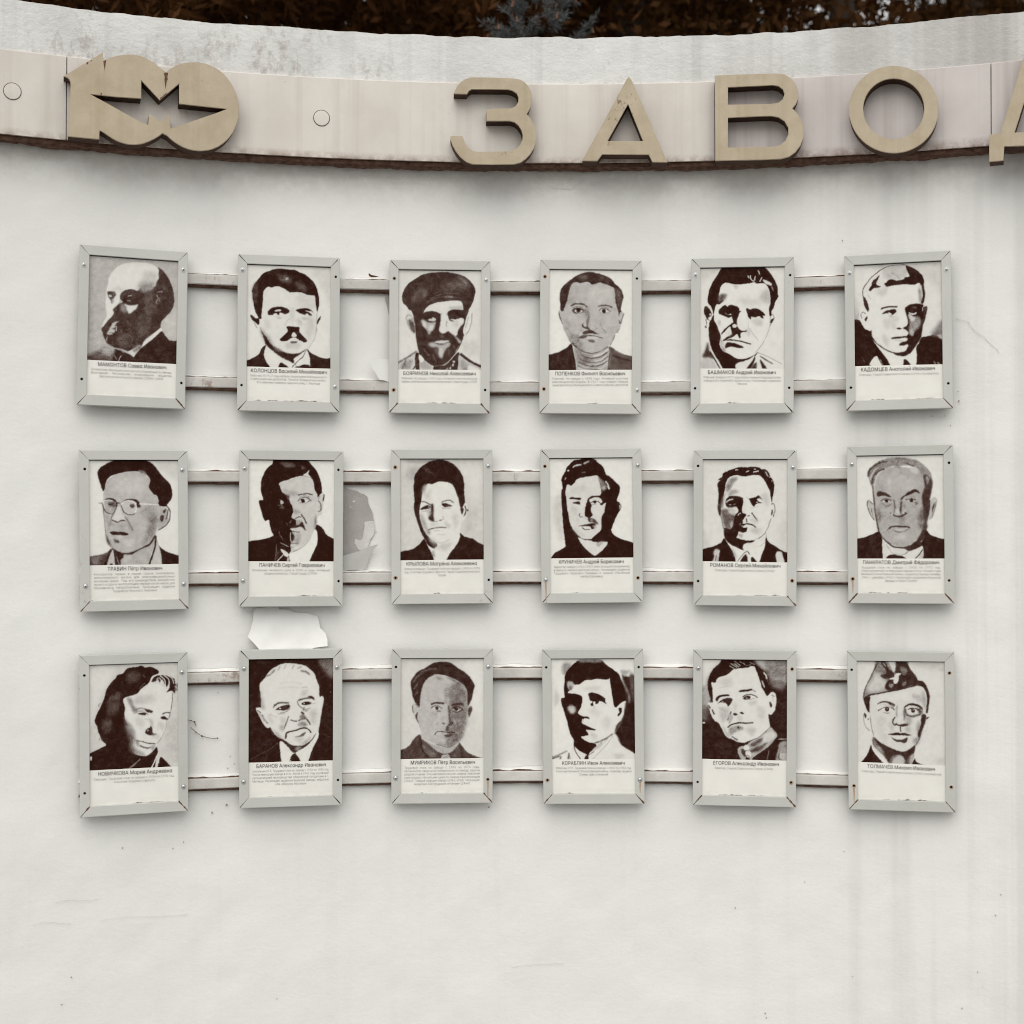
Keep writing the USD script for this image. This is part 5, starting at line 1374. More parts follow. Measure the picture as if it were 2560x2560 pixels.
# ------------------------------------------------------------------ the rails behind the portraits
def rail(y_pts, label):
    """A square tube bent along the wall; y_pts: spots of its centre line seen in the photograph."""
    q = np.array([at(x, y, 0.031) for x, y in y_pts])
    k = np.polyfit(q[:, 0], q[:, 1], 1)
    a0, a1 = at(203, 900, 0.04)[0], at(2372, 900, 0.04)[0]
    ph = np.linspace(a0, a1, 220); z = np.polyval(k, ph); h = 0.0172
    wob = 0.0012 * (meshkit.fbm(np.column_stack([ph * 60, ph * 0, ph * 0 + k[1]]), 3, 4) - 0.5)
    t = thing('mounting_rail', label, 'rail', group=None)
    ring = [(0.001, -h), (0.028, -h), (0.0315, -h + 0.003), (0.0315, h - 0.006), (0.030, h - 0.002), (0.026, h), (0.001, h)]
    p = np.stack([wall_pt(ph, z + b + wob, np.full(len(ph), o)) for o, b in ring], 1)
    part(t, 'rail_tube', sheet(p), 'rail_paint', 30)
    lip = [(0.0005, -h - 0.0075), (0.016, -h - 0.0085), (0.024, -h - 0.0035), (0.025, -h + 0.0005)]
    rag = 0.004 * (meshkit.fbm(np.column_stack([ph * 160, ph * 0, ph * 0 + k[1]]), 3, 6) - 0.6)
    part(t, 'dark_edge', sheet(np.stack([wall_pt(ph, z + b + rag * (b < -h - 0.003), np.full(len(ph), o)) for o, b in lip], 1)), 'dirt_and_shade')  # brown strip below the rail: dirt and contact shadow painted as one
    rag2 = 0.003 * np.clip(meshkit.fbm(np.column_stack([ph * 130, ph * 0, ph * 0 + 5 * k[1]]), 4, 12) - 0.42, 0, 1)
    part(t, 'dark_edge', sheet(np.stack([wall_pt(ph, z + b + rag2 * i * 2, np.full(len(ph), o)) for i, (o, b) in enumerate([(0.026, h - 0.0005), (0.0245, h + 0.0012), (0.020, h + 0.0014)])], 1)), 'dirt_and_shade')
    crust = [(0.020, h - 0.001), (0.018, h + 0.003), (0.004, h + 0.006), (0.0008, h + 0.009)]
    rag = 0.010 * np.clip(meshkit.fbm(np.column_stack([ph * 90, ph * 0, ph * 0 + 3 * k[1]]), 4, 2) - 0.5, -0.2, 0.4)
    part(t, 'plaster_crust', sheet(np.stack([wall_pt(ph, z + b + rag * i / 3, np.full(len(ph), o)) for i, (o, b) in enumerate(crust)], 1)), 'wall_paint', True)
RL = [([(530, 703), (925, 709), (1305, 712), (1685, 712), (2065, 708)], 'upper rail behind the top row of portraits'), ([(530, 957), (925, 963.5), (1305, 967), (1685, 967), (2065, 964)], 'lower rail behind the top row of portraits'),
      ([(540, 1193), (920, 1191), (1300, 1190), (1680, 1190), (2055, 1186)], 'upper rail behind the middle row of portraits'), ([(540, 1448), (918, 1442), (1300, 1442), (1680, 1442), (2055, 1444)], 'lower rail behind the middle row of portraits'),
      ([(533, 1693), (918, 1686), (1300, 1684), (1680, 1684), (2055, 1686)], 'upper rail behind the bottom row of portraits'), ([(533, 1958), (918, 1946), (1300, 1942), (1680, 1942), (2055, 1950)], 'lower rail behind the bottom row of portraits')]
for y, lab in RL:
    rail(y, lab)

# ------------------------------------------------------------------ drawing the prints
SC = 3
def spline(p, closed):
    q = []
    for x, y in p:                       # points on or beyond the sheet's edge are corners
        q += [(x, y)] * (3 if closed and (y >= 182 or y <= 5 or x <= 6 or x >= 149) else 1)
    p = np.array(q, float); n = len(p); out = []
    for i in range(n if closed else n - 1):
        a, b, c, d = (p[(i + k) % n] if closed else p[min(max(i + k, 0), n - 1)] for k in (-1, 0, 1, 2))
        for t in (0, .25, .5, .75):
            out.append(.5 * (2 * b + (c - a) * t + (2 * a - 5 * b + 4 * c - d) * t * t + (3 * b - a - 3 * c + d) * t ** 3))
    return out if closed else out + [p[-1]]

def draw(spec):
    lines = spec.split('\n'); W, H = 160 * SC, 194 * SC
    im = np.full((H, W), float(lines[0]))
    for ln in lines[1:]:
        tok = ln.split(); w = 0
        if tok[0][0] == 'L':
            w = float(tok[0][1:]); tok = tok[1:]
        tone, blur = float(tok[0]), float(tok[1]) * SC
        q = np.array(spline([tuple(map(float, t.split(','))) for t in tok[2:]], not w)) * SC
        pad = 3 * blur + w * SC + 2
        x0, y0 = np.maximum(np.floor(q.min(0) - pad), 0).astype(int); x1, y1 = np.minimum(np.ceil(q.max(0) + pad), (W, H)).astype(int)
        if x1 <= x0 or y1 <= y0:
            continue
        e = int(3 * blur) + 1                     # drawn with a margin so that the blur does not fade at the sheet's edge
        m = Image.new('L', (x1 - x0 + 2 * e, y1 - y0 + 2 * e)); d = ImageDraw.Draw(m)
        q = [(x - x0 + e, y - y0 + e) for x, y in q]
        if w:
            d.line(q, 255, max(1, int(round(w * SC))), 'curve')
        else:
            d.polygon(q, fill=255)
        a = np.asarray(m.filter(ImageFilter.GaussianBlur(blur)), float)[e:-e, e:-e] / 255
        im[y0:y1, x0:x1] = im[y0:y1, x0:x1] * (1 - a) + tone * a
    return im / 9

def sample(im, x, y):
    x, y = np.clip(x * SC - .5, 0, im.shape[1] - 1.01), np.clip(y * SC - .5, 0, im.shape[0] - 1.01)
    i, j = y.astype(int), x.astype(int); fy, fx = y - i, x - j
    return (im[i, j] * (1 - fx) + im[i, j + 1] * fx) * (1 - fy) + (im[i + 1, j] * (1 - fx) + im[i + 1, j + 1] * fx) * fy

srgb = lambda c: np.where(np.asarray(c) < 0.04045, np.asarray(c) / 12.92, ((np.asarray(c) + 0.055) / 1.055) ** 2.4)
INK, MID, PAPER = np.array([44, 23, 17.]) / 255, np.array([156, 152, 148.]) / 255, np.array([228, 226, 219.]) / 255
def ink(v):
    v = np.clip((v - .085) / .905, 0, 1)[..., None]
    return srgb(np.where(v < .5, INK + (MID - INK) * v * 2, MID + (PAPER - MID) * (v * 2 - 1)))

# ------------------------------------------------------------------ lettering
FONT = glob.glob('/opt/blender-*/*/datafiles/fonts/Inter.woff2')[0]
fonts, glyphs = {}, {}
def font(weight):
    if weight not in fonts:
        fonts[weight] = ImageFont.truetype(FONT, 96); fonts[weight].set_variation_by_axes([14, weight])
    return fonts[weight]

def glyph(ch, weight):
    if (ch, weight) not in glyphs:
        f = font(weight); x0, y0, x1, y1 = f.getbbox(ch, anchor='ls')
        im = Image.new('L', (max(1, x1 - x0) + 8, max(1, y1 - y0) + 8)); ImageDraw.Draw(im).text((4 - x0, 4 - y0), ch, 255, f, anchor='ls')
        on = np.pad(np.asarray(im) > 127, ((0, 0), (1, 1))).astype(np.int8)
        r, s = np.nonzero(np.diff(on, axis=1) == 1); e = np.nonzero(np.diff(on, axis=1) == -1)[1]
        v, t = np.zeros((0, 2)), np.zeros((0, 3), int)
        if len(r):
            sh = union_all(box(s, -r - 1, e, -r)).buffer(0.8).buffer(-0.8).simplify(1.3)
            for g in getattr(sh, 'geoms', [sh]):
                a, b = trimesh.creation.triangulate_polygon(g, engine='earcut'); t = np.vstack([t, b + len(v)]); v = np.vstack([v, a])
            v = v + [x0 - 4, 4 - y0]
        glyphs[ch, weight] = v / 70.0, t, f.getlength(ch) / 70.0
    return glyphs[ch, weight]

def line_mesh(items, z):
    """items: (text, cap height, weight, x0, x1 or None, baseline, justify); texts fitted between x0 and x1."""
    V, F, n = [], [], 0
    for text, cap, weight, x0, x1, base, mode in items:
        text = text.replace('а', 'ɑ'); adv = [glyph(c, weight)[2] * cap for c in text]; total = sum(adv)
        sx, gap = 1.0, 0.0
        if mode == 'fit' or (mode == 'justify' and total > x1 - x0):
            sx = (x1 - x0) / total
        elif mode == 'justify':
            sx = min((x1 - x0) / total, 1.0); gap = (x1 - x0 - total * sx) / max(1, text.count(' '))
        x = x0 if mode != 'centre' else (x0 + x1) / 2 - min(total, x1 - x0) / 2
        if mode == 'centre' and total > x1 - x0:
            sx = (x1 - x0) / total
        for c, a in zip(text, adv):
            v, t, _ = glyph(c, weight)
            if len(t):
                V.append(np.column_stack([v[:, 0] * cap * sx + x, v[:, 1] * cap + base(v[:, 0] * cap * sx + x), np.full(len(v), z)])); F.append(t + n); n += len(v)
            x += a * sx + (gap if c == ' ' else 0)
    return np.vstack(V), np.vstack(F)

CAPTIONS = {
(1, 1): ('МАМОНТОВ Савва Иванович', (.118, .891), ['Основатель Мытищинского вагоностроительного завода.', 'Возглавлял Московское акционерное общество', 'Вагоностроительного завода (1896–1899)']),
(1, 2): ('КОЛОНЦОВ Василий Михайлович', (.047, .959), ['Рабочий. В 1917 году избран секретарём Мытищинского', 'Совета рабочих депутатов. Погиб в Гражданскую войну.', 'Его именем названа одна из улиц г. Мытищи']),
(1, 3): ('БОЯРИНОВ Николай Алексеевич', (.061, .941), ['Рабочий. На заводе с 1901 года. Активный участник выпуска', 'первых электропоездов и вагонов метро. Герой труда (1935)']),
(1, 4): ('ПОПЕНКОВ Филипп Васильевич', (.076, .922), ['Рабочий. На заводе с 1898 года. Активный участник', 'революционной борьбы. В 1917 года избран первым', 'председателем Мытищинского Совета рабочих депутатов']),
(1, 5): ('БАШМАКОВ Андрей Иванович', (.093, .900), ['Рабочий. В марте 1917 года избран первым председателем', 'заводского комитета профсоюза. Награждён орденом', 'Ленина']),
(1, 6): ('КАДОМЦЕВ Анатолий Иванович', (.064, .917), ['Слесарь. Герой Советского Союза (1944, посмертно)']),
(2, 1): ('ТРАВИН Пётр Иванович', (.196, .815), ['Конструктор первых в нашей стране электровоза,', 'металлического вагона для электрифицированных', 'железных дорог. Под его руководством разработан', 'проект и сдан в эксплуатацию первый вагон метро для', 'Московского метрополитена. Награждён орденом', 'Трудового Красного Знамени']),
(2, 2): ('ПАНИЧЕВ Сергей Гаврилович', (.126, .895), ['Начальник литейного цеха в 1930-е годы. Активный', 'рационализатор. Герой труда (1934)']),
(2, 3): ('КРЫЛОВА Матрёна Алексеевна', (.069, .918), ['Электросварщик. Трудовой стаж на заводе с 1930 по 1976', 'год. Участник трудового фронта. Герой Социалистического', 'труда']),
(2, 4): ('ХРУНИЧЕВ Андрей Борисович', (.100, .885), ['Директор завода (1932–1937). Внёс большой личный вклад', 'в выпуск первых вагонов метро. Награждён орденом', 'Трудового Красного Знамени и знаком «Почётный', 'метростроевец»']),
(2, 5): ('РОМАНОВ Сергей Михайлович', (.086, .923), ['Слесарь. Герой Советского Союза (1942)']),
(2, 6): ('ПАНКРАТОВ Дмитрий Фёдорович', (.060, .943), ['Трудовой стаж на заводе с 1925 по 1972 год.', 'Уполномоченный по эвакуации завода в Усть-Катав в годы', 'Великой Отечественной войны. Директор завода (ноябрь', '1941 – декабрь 1942). Награждён орденами Красной', 'Звезды и Знак Почёта']),
(3, 1): ('НОВИЧКОВА Мария Андреевна', (.090, .931), ['Сварщик. Трудовой стаж на заводе с 1934 по 1974 год.', 'Участник трудового фронта']),
(3, 2): ('БАРАНОВ Александр Иванович', (.089, .922), ['Начальник ОТК. Трудовой стаж на заводе с 1935 по 1985 год.', 'После эвакуации завода в Усть-Катав в 1941 году руководил', 'организацией производства оборонной продукции в г.', 'Мытищи. Награждён орденом Красной Звезды, медалью', '«За оборону Москвы»']),
(3, 3): ('МУМРИКОВ Пётр Васильевич', (.119, .898), ['Трудовой стаж на заводе с 1936 по 1974 годы.', 'Организатор сварочной лаборатории на заводе, один из', 'разработчиков полуавтоматической сварки лежачим', 'электродом. Начальник цеха по сварке бронепоездов', '(1942). Главный сварщик завода (1961–1966). Награждён', 'медалью «За трудовое отличие» (1944)']),
(3, 4): ('КОРАБЛИН Иван Алексеевич', (.117, .877), ['Работник ОТК. Трудовой стаж на заводе с 1945 по 1963 год.', 'Участник Великой Отечественной войны. Кавалер ордена', 'Славы трёх степеней']),
(3, 5): ('ЕГОРОВ Александр Иванович', (.130, .912), ['Мастер. Герой Советского Союза (1945)']),
(3, 6): ('ТОЛМАЧЁВ Михаил Иванович', (.109, .885), ['Слесарь. Герой Советского Союза (1945, посмертно)']),
}
LABELS = {
(1, 1): 'framed portrait of a bald man with a dark full beard', (1, 2): 'framed portrait of a man with moustache and bow tie', (1, 3): 'framed portrait of a bearded man in a flat cap',
(1, 4): 'framed portrait of a man in a ribbed turtleneck', (1, 5): 'framed portrait of a heavily shadowed man with a light open collar', (1, 6): 'framed portrait of a fair young man with his face half shaded',
(2, 1): 'framed portrait of a man in round glasses', (2, 2): 'framed portrait of a goateed man with half his face black', (2, 3): 'framed portrait of a woman with high dark hair facing forward',
(2, 4): 'framed portrait of a young man in a dark V-neck pullover', (2, 5): 'framed portrait of a short-haired man with light shoulder boards and tie', (2, 6): 'framed portrait of a grey-haired man with grey shaded face',
(3, 1): 'framed portrait of a woman with long wavy dark hair looking down', (3, 2): 'framed portrait of an old white-haired man on black ground', (3, 3): 'framed portrait of a man with high forehead and grey toned face',
(3, 4): 'framed portrait of a young man with one eye lost in black shadow', (3, 5): 'framed portrait of a man in a uniform collar with buttons on dark ground', (3, 6): 'framed portrait of a smiling man in a side cap'}
FIX = {(1, 1): 'SSHH', (1, 2): 'SHHS', (1, 3): 'HSHH', (1, 4): 'HHHS', (1, 5): 'SHHH', (1, 6): 'SSHH', (2, 1): 'HSSS', (2, 2): 'SHSH', (2, 3): 'HSHH', (2, 4): 'HSSH', (2, 5): 'HSHH', (2, 6): 'SHHH',
       (3, 1): 'HSHS', (3, 2): 'SSSH', (3, 3): 'HSSH', (3, 4): 'HHHS', (3, 5): 'SHHH', (3, 6): 'HHHH'}
RUSTY = {(2, 4, 2): .075, (2, 6, 2): .042, (3, 3, 3): .06, (3, 4, 3): .04, (3, 6, 2): .05}
GAP_SPANS = {(1, 3): (.35, .75), (1, 4): (.45, .7), (1, 6): (.05, .9), (3, 2): (.2, .25), (3, 3): (.2, .3), (3, 5): (.2, .75), (3, 6): (.25, .85), (1, 5): (.3, .6), (2, 5): (.4, .9), (3, 4): (.1, .3), (1, 2): (.1, .9), (2, 1): (0, .05), (2, 2): (.6, .8), (2, 6): (.1, .6), (3, 1): (.5, .8), (2, 4): (.2, .35)}  # spans of the sheet's foot where a dark gap is painted
BW, BT, BB = 0.0302, 0.0312, 0.0335        # widths of the side, top and bottom bars

def bar(w, h, side, gap0, gap1, cut=()):
    """One mitred bar of folded sheet metal; the opening is w by h about the origin, the front at z = 0."""
    wid = {'top': BT, 'bottom': BB, 'left': BW, 'right': BW}[side]
    ring = np.array([(0, -.011), (0, -.0009), (.0009, 0), (wid - .0018, 0), (wid - .0005, -.0005), (wid, -.0018), (wid, -.029), (wid - .003, -.029), (wid - .003, -.011)])
    half, ortho = (w / 2, (BW, BW)) if side in ('top', 'bottom') else (h / 2, (BB, BT))
    k0, k1 = ortho[0] / wid, ortho[1] / wid
    ends = []
    for s, k, g in ((-1, k0, gap0), (1, k1, gap1)):
        u = ring[:, 0]
        ends.append(np.column_stack([s * (half + u * k - g * (0.25 + 0.75 * u / wid)), u, ring[:, 1]]))
    v = np.vstack(ends); n = len(ring)
    f = [[i, (i + 1) % n, n + (i + 1) % n, n + i] for i in range(n)]
    tri = [t for a in f for t in ([a[0], a[1], a[2]], [a[0], a[2], a[3]])]
    _, cap = trimesh.creation.triangulate_polygon(Polygon(ring), engine='earcut')
    vv, _ = trimesh.creation.triangulate_polygon(Polygon(ring), engine='earcut')
    ix = np.array([int(np.argmin(np.linalg.norm(ring - p, axis=1))) for p in vv])
    tri += [list(ix[t]) for t in cap] + [[n + ix[t][0], n + ix[t][2], n + ix[t][1]] for t in cap]
    m = trimesh.Trimesh(v, tri, process=False); trimesh.repair.fix_normals(m)
    x, y, z = m.vertices.T
    m.vertices = {'top': np.column_stack([x, h / 2 + y, z]), 'bottom': np.column_stack([-x, -h / 2 - y, z]), 'right': np.column_stack([w / 2 + y, x, z]), 'left': np.column_stack([-w / 2 - y, x, z])}[side]
    trimesh.repair.fix_normals(m)
    if cut:
        b = m3.Manifold(m3.Mesh(np.asarray(m.vertices, np.float32), np.asarray(m.faces, np.uint32)))
        for cx, cy, r in cut:
            b = b - m3.Manifold.cylinder(0.05, r, r, 20).translate((cx, cy, -0.03))
        if b.num_tri() > 0:
            o = b.to_mesh(); m = trimesh.Trimesh(o.vert_properties[:, :3], o.tri_verts, process=False)
    return m

screw_head = trimesh.creation.revolve(np.array([(0, .0043), (.002, .0042), (.0042, .0035), (.0060, .0020), (.0066, .0006), (.0066, 0)]), sections=20)
washer = trimesh.creation.annulus(.0062, .0084, .0010, sections=20)
slot = trimesh.util.concatenate([trimesh.creation.box((.0050, .0013, .0012)), trimesh.creation.box((.0013, .0050, .0012))]); slot.apply_translation([0, 0, .0040])

for key, (pose, (w, h), (fl, fr), corners) in FRAMES.items():
    rr = np.random.default_rng(100 * key[0] + key[1])
    phi, z, lean, turn, tip = pose
    base = -h / 2 - BB                                      # local origin at the middle of the lower edge
    m = tangent(phi, z + CAM_Z, 0.062, lean, turn, tip); m[:3, 3] += m[:3, 1] * base
    t = thing('portrait_frame', LABELS[key], 'framed portrait', m, None)
    up = np.array([0, -base, 0])
    fx = [(-w / 2 - BW * .5 + rr.normal(0, .0012), h / 2 - .028 + rr.normal(0, .003)), (w / 2 + BW * .5 + rr.normal(0, .0012), h / 2 - .030 + rr.normal(0, .003)),
          (-w / 2 - BW * .5 + rr.normal(0, .0012), -h / 2 + .048 + rr.normal(0, .003)), (w / 2 + BW * .5 + rr.normal(0, .0012), -h / 2 + .048 + rr.normal(0, .003))]
    g = np.abs(rr.normal(0, 1, 4)) * 0.0012 + np.array([.0012, .0012, .0020, .0020])
    for side, g0, g1, cut in (('top', g[0], g[1], ()), ('bottom', g[3], g[2], ()), ('left', g[2] * .4, g[0] * .4, [(*fx[i], .0043) for i in (0, 2) if FIX[key][i] == 'H']), ('right', g[3] * .4, g[1] * .4, [(*fx[i], .0043) for i in (1, 3) if FIX[key][i] == 'H'])):
        b = bar(w, h, side, g0, g1, cut); b.vertices = b.vertices + up
        part(t, 'frame_bar', b, ['frame_paint', 'frame_paint_1', 'frame_paint_2'][rr.integers(0, 3)])
    bk = trimesh.creation.box((w + 2 * BW - .008, h + BT + BB - .008, .003)); bk.apply_translation([0, (BT - BB) / 2 - base, -.026])
    part(t, 'back_panel', bk, 'back_dark')
    for i, (x, y) in enumerate(fx):
        if FIX[key][i] == 'S':
            sm = screw_head.copy(); sm.apply_translation([x, y - base, .0003]); wm = washer.copy(); wm.apply_translation([x, y - base, .0006])
            sc_ = part(t, 'screw', trimesh.util.concatenate([sm, wm]), 'screw_metal', 30)
            sl = slot.copy(); sl.apply_transform(trimesh.transformations.rotation_matrix(rr.uniform(0, 1.5), [0, 0, 1])); sl.apply_translation([x, y - base, 0])
            part(sc_, 'slot', sl, 'screw_slot')
        else:
            rg = trimesh.creation.cylinder(.0052, .002, sections=16); rg.apply_translation([x, y - base, -.014])
            part(t, 'screw_hole', rg, 'back_dark')
        if (key[0], key[1], i) in RUSTY or (FIX[key][i] == 'H' and rr.random() < .35):
            L = RUSTY.get((key[0], key[1], i), .003)
            ring = trimesh.creation.annulus(.0046, .0062 + .0012 * rr.random(), .0002, sections=18); ring.apply_translation([x, y - base, .0003])
            pieces = [ring]
            if L > .01:
                n = 14; tt = np.linspace(0, 1, n); cx = x + .0015 * (meshkit.fbm(np.column_stack([tt * 6, tt * 0 + i, tt * 0]), 2, 3) - .5); hw = .0026 * (1 - tt) ** .7 + .0004
                p = np.stack([np.column_stack([cx + s * hw, y - base - .005 - tt * L, np.full(n, .00035)]) for s in (1, -1)], 1)
                pieces.append(trimesh.Trimesh(*[a if k == 0 else np.vstack([a[:, [0, 1, 2]], a[:, [0, 2, 3]]]) for k, a in enumerate(sheet(p))], process=False))
            part(t, 'rust_stain', trimesh.util.concatenate(pieces), 'rust')
    for sx in (-1, 1):                                        # rust bleeding out of the lower mitres
        if rr.random() < .55:
            k = np.linspace(0, 1, 9); cx, cy = sx * (w / 2 + BW * k), -h / 2 - BB * k - base
            wd = .0006 + .0038 * np.clip(meshkit.fbm(np.column_stack([k * 5, k * 0 + key[0] * 9 + key[1], k * 0 + sx]), 3, 4) - .38, 0, 1)
            part(t, 'rust_stain', sheet(np.stack([np.column_stack([np.clip(cx + a * wd, -w / 2 - BW + .0004, w / 2 + BW - .0004), np.maximum(cy + a * sx * wd, -h / 2 - BB - base + .0004), np.full(9, .00032)]) for a in (-1, 1)], 1)), 'rust_dark')
    # the print: picture above, caption paper below, on one slightly wavy sheet
    im = draw(PORTRAITS[key])
    soft = np.asarray(Image.fromarray((im * 255).clip(0, 255).astype(np.uint8)).filter(ImageFilter.GaussianBlur(2.4 * SC)), float) / 255
    im = im * .89 + soft * .11                                # the softness of a photograph that has been copied and enlarged
    NU, NV, NC = 176, 206, 70
    s = np.linspace(0, 1, NU)[:, None]
    tp = fl + (fr - fl) * s
    v1, v2 = np.linspace(0, 1, NV)[None, :], np.linspace(0, 1, NC)[None, :]
    tl, tr, bl, br = (np.array(c) / 10.0 for c in corners)
    C2 = lambda k: (tl[k] * (1 - s) + tr[k] * s) * (1 - v1) + (bl[k] * (1 - s) + br[k] * s) * v1
    px, py = C2(0), C2(1)
    q = np.stack([px, py, np.zeros_like(px)], -1)
    jx, jy = 1.1 * bump_noise(q, .45, 31 * key[0] + key[1], 3), 1.1 * bump_noise(q, .45, 57 * key[0] + key[1], 3)
    val = sample(im, px + jx, py + jy)
    mott = bump_noise(q, .16, key[1] + 10 * key[0], 4)
    grain = rr.normal(0, 1, val.shape)
    wgt = np.clip(1 - np.abs(val - .45) * 2.0, .12, 1)
    hair = np.clip(bump_noise(q, .5, key[1], 4), 0, 1) * np.clip(1 - val * 3.2, 0, 1)
    val = val + (mott * .2 + grain * .07) * wgt + .05 * mott + hair * .16
    colour = np.concatenate([ink(val), np.zeros((NU, NC, 3))], 1)
    X = np.broadcast_to((s - .5) * (w + .0012), (NU, NV + NC))
    Tt = np.concatenate([v1 * tp, tp + (1.0 - tp) * v2], 1)
    Y = h / 2 - .0026 - Tt * (h - .0026)
    cq = np.stack([X[:, NV:] * 100, Y[:, NV:] * 100, 0 * X[:, NV:]], -1)
    pap = .965 + .05 * bump_noise(cq, .25, key[1], 3)
    e = (h / 2 + Y[:, NV:])                                    # height above the lower bar: darker there, with shadowed gaps painted into the colour
    a0, a1 = GAP_SPANS.get(key, (.4, .5))
    inside = np.clip(np.minimum(s - a0, a1 - s) * 14 + .5, 0, 1)
    thick = .0040 * inside * np.clip(meshkit.fbm(np.stack([s * 14, 0 * s, 0 * s + key[0] * 7 + key[1]], -1), 4, 12)[..., ] - .30, 0, 1) * 2.4
    dark_gap = np.clip((thick - e) / .0012 + .3, 0, 1) * np.clip(1.5 * meshkit.fbm(cq * 2.6, 3, 77) - .1, 0, 1)
    foot_tone = .12 * np.clip(1 - e / .02, 0, 1) * meshkit.fbm(cq * .5, 3, 5)
    pv = pap - foot_tone
    colour[:, NV:] = ink(pv) * (1 - dark_gap[..., None]) + dark_gap[..., None] * np.array([.05, .03, .022])
    Zs = -.0085 + .0022 * bump_noise(np.stack([X * 9, Y * 9, X * 0 + key[0] * 5 + key[1]], -1), 1.0, 5, 2)
    pts = np.stack([X, Y - base, Zs], -1)
    part(t, 'portrait_print', (pts.reshape(-1, 3), grid_faces(NU, NV + NC)[:, ::-1]), 'portrait_ink', True, color=colour.reshape(-1, 3))
    # lettering printed on the sheet
    nm, (n0, n1), body = CAPTIONS[key]
    ybot = lambda x: h / 2 - .0026 - (fl + (fr - fl) * (x / w + .5)) * (h - .0026)
    zl = -.0068
    xs = lambda f: (f - .5) * w
    part(t, 'name_lettering', line_mesh([(nm, .0121, 360, xs(n0), xs(n1), lambda x: ybot(x) - .0180 - base, 'fit')], zl), 'print_black')
    items = [(ln, .0070, 240, xs(.045), xs(.955), (lambda x, i=i: ybot(x) - .0322 - .0109 * i - base), 'justify' if i < len(body) - 1 else 'centre') for i, ln in enumerate(body)]
    part(t, 'caption_lettering', line_mesh(items, zl), 'caption_black')

# ------------------------------------------------------------------ a leaf and twigs caught on the rails
lf = wall_patch(outline([(335, 240), (352, 238), (372, 252), (410, 258), (445, 266), (470, 272), (420, 275), (375, 276), (348, 266)], (850, 640), 4.83), lambda s, t: 0.030 + .012 * t, '', '')
g = part(None, 'dead_leaf', lf, 'dead_leaf'); tag(g.GetPrim(), 'dry brown leaf lying on the upper rail left of the capped man', 'leaf')
def twig(pts, r, off):
    q = np.array([wall_pt(*[np.float64(v) for v in at(*p)], off) for p in pts])
    seg = [trimesh.creation.cylinder(r, segment=(q[i], q[i + 1]), sections=6) for i in range(len(q) - 1)]
    return trimesh.util.concatenate(seg + [trimesh.creation.icosphere(1, r * 1.6 * k).apply_translation(p) for p, k in zip(q, [.8, 1.5, 2, 1, .9, 1.6][:len(q)])])
oT, sT = (440, 1640), 4.83
for pts, lab in (([(180, 860), (240, 918), (312, 962), (400, 985), (450, 992), (500, 986)], 'thin dry twig on the wall left of the old white-haired man'), ([(140, 768), (180, 775), (222, 792), (240, 832)], 'short dry twig stub at the edge of the wavy-haired woman frame')):
    g = part(None, 'dry_twig', twig(outline(pts, oT, sT), .0010, .010), 'twig_bark'); tag(g.GetPrim(), lab, 'twig')

# ------------------------------------------------------------------ trees behind the wall
def leaves(centres, normals_spread, size, aspect, rng):
    n = len(centres)
    d = rng.normal(size=(n, 3)); d /= np.linalg.norm(d, axis=1, keepdims=True)
    s = np.cross(d, rng.normal(size=(n, 3))); s /= np.linalg.norm(s, axis=1, keepdims=True)
    L = size * rng.uniform(.6, 1.3, (n, 1)); W = L * aspect
    v = np.stack([centres - d * L / 2, centres + s * W / 2, centres + d * L / 2, centres - s * W / 2], 1).reshape(-1, 3)
    k = np.arange(n)[:, None] * 4
    return v, np.hstack([k, k + 1, k + 2, k + 3])

def trunk(x, y, h, r, seed):
    k = np.linspace(0, 1, 10); T = np.linspace(0, 2 * np.pi, 11)
    A, B = np.meshgrid(k, T, indexing='ij')
    rad = r * (1 - .85 * A) * (1 + .25 * bump_noise(np.stack([np.cos(B), np.sin(B), A * 8], -1), 1.5, seed))
    return np.stack([x + rad * np.cos(B) + .15 * np.sin(A * 3 + seed), y + rad * np.sin(B), A * h], -1)

def conifer(x, y, h, rad, n, label, seed, mat='dark_needles', group=None):
    rng = np.random.default_rng(seed); t = thing('spruce_tree', label, 'tree', group=group)
    part(t, 'trunk', sheet(trunk(x, y, h, .16, seed)), 'bark', True)
    c = []
    for b in range(150):
        zf = rng.uniform(.12, 1) ; a = rng.uniform(0, 2 * np.pi); L = rad * (1 - zf) ** .8 * rng.uniform(.8, 1.15) + .1
        m = int(n / 150); u = rng.uniform(.05, 1, m) ** .7
        px, py, pz = x + np.cos(a) * L * u, y + np.sin(a) * L * u, zf * h - .35 * L * u ** 1.6
        sp = .06 + .16 * (1 - u)
        c.append(np.column_stack([px + rng.normal(0, 1, m) * sp * 1.3, py + rng.normal(0, 1, m) * sp * 1.3, pz - np.abs(rng.normal(0, 1, m)) * sp * 1.4]))
    part(t, 'crown', leaves(np.vstack(c), 1, .11, .25, rng), mat)

def broadleaf(x, y, h, rad, n, label, seed, zmin=.3, hole=None):
    rng = np.random.default_rng(seed); t = thing('leafy_tree', label, 'tree')
    part(t, 'trunk', sheet(trunk(x, y, h * .8, .18, seed)), 'bark', True)
    cl = np.column_stack([x + rng.normal(0, rad * .5, 140), y + rng.normal(0, rad * .45, 140), rng.uniform(zmin * h, h, 140)])
    c = cl[rng.integers(0, 140, n)] + rng.normal(0, .26, (n, 3))
    part(t, 'crown', leaves(c, 1, .06, .55, rng), 'dark_leaves')

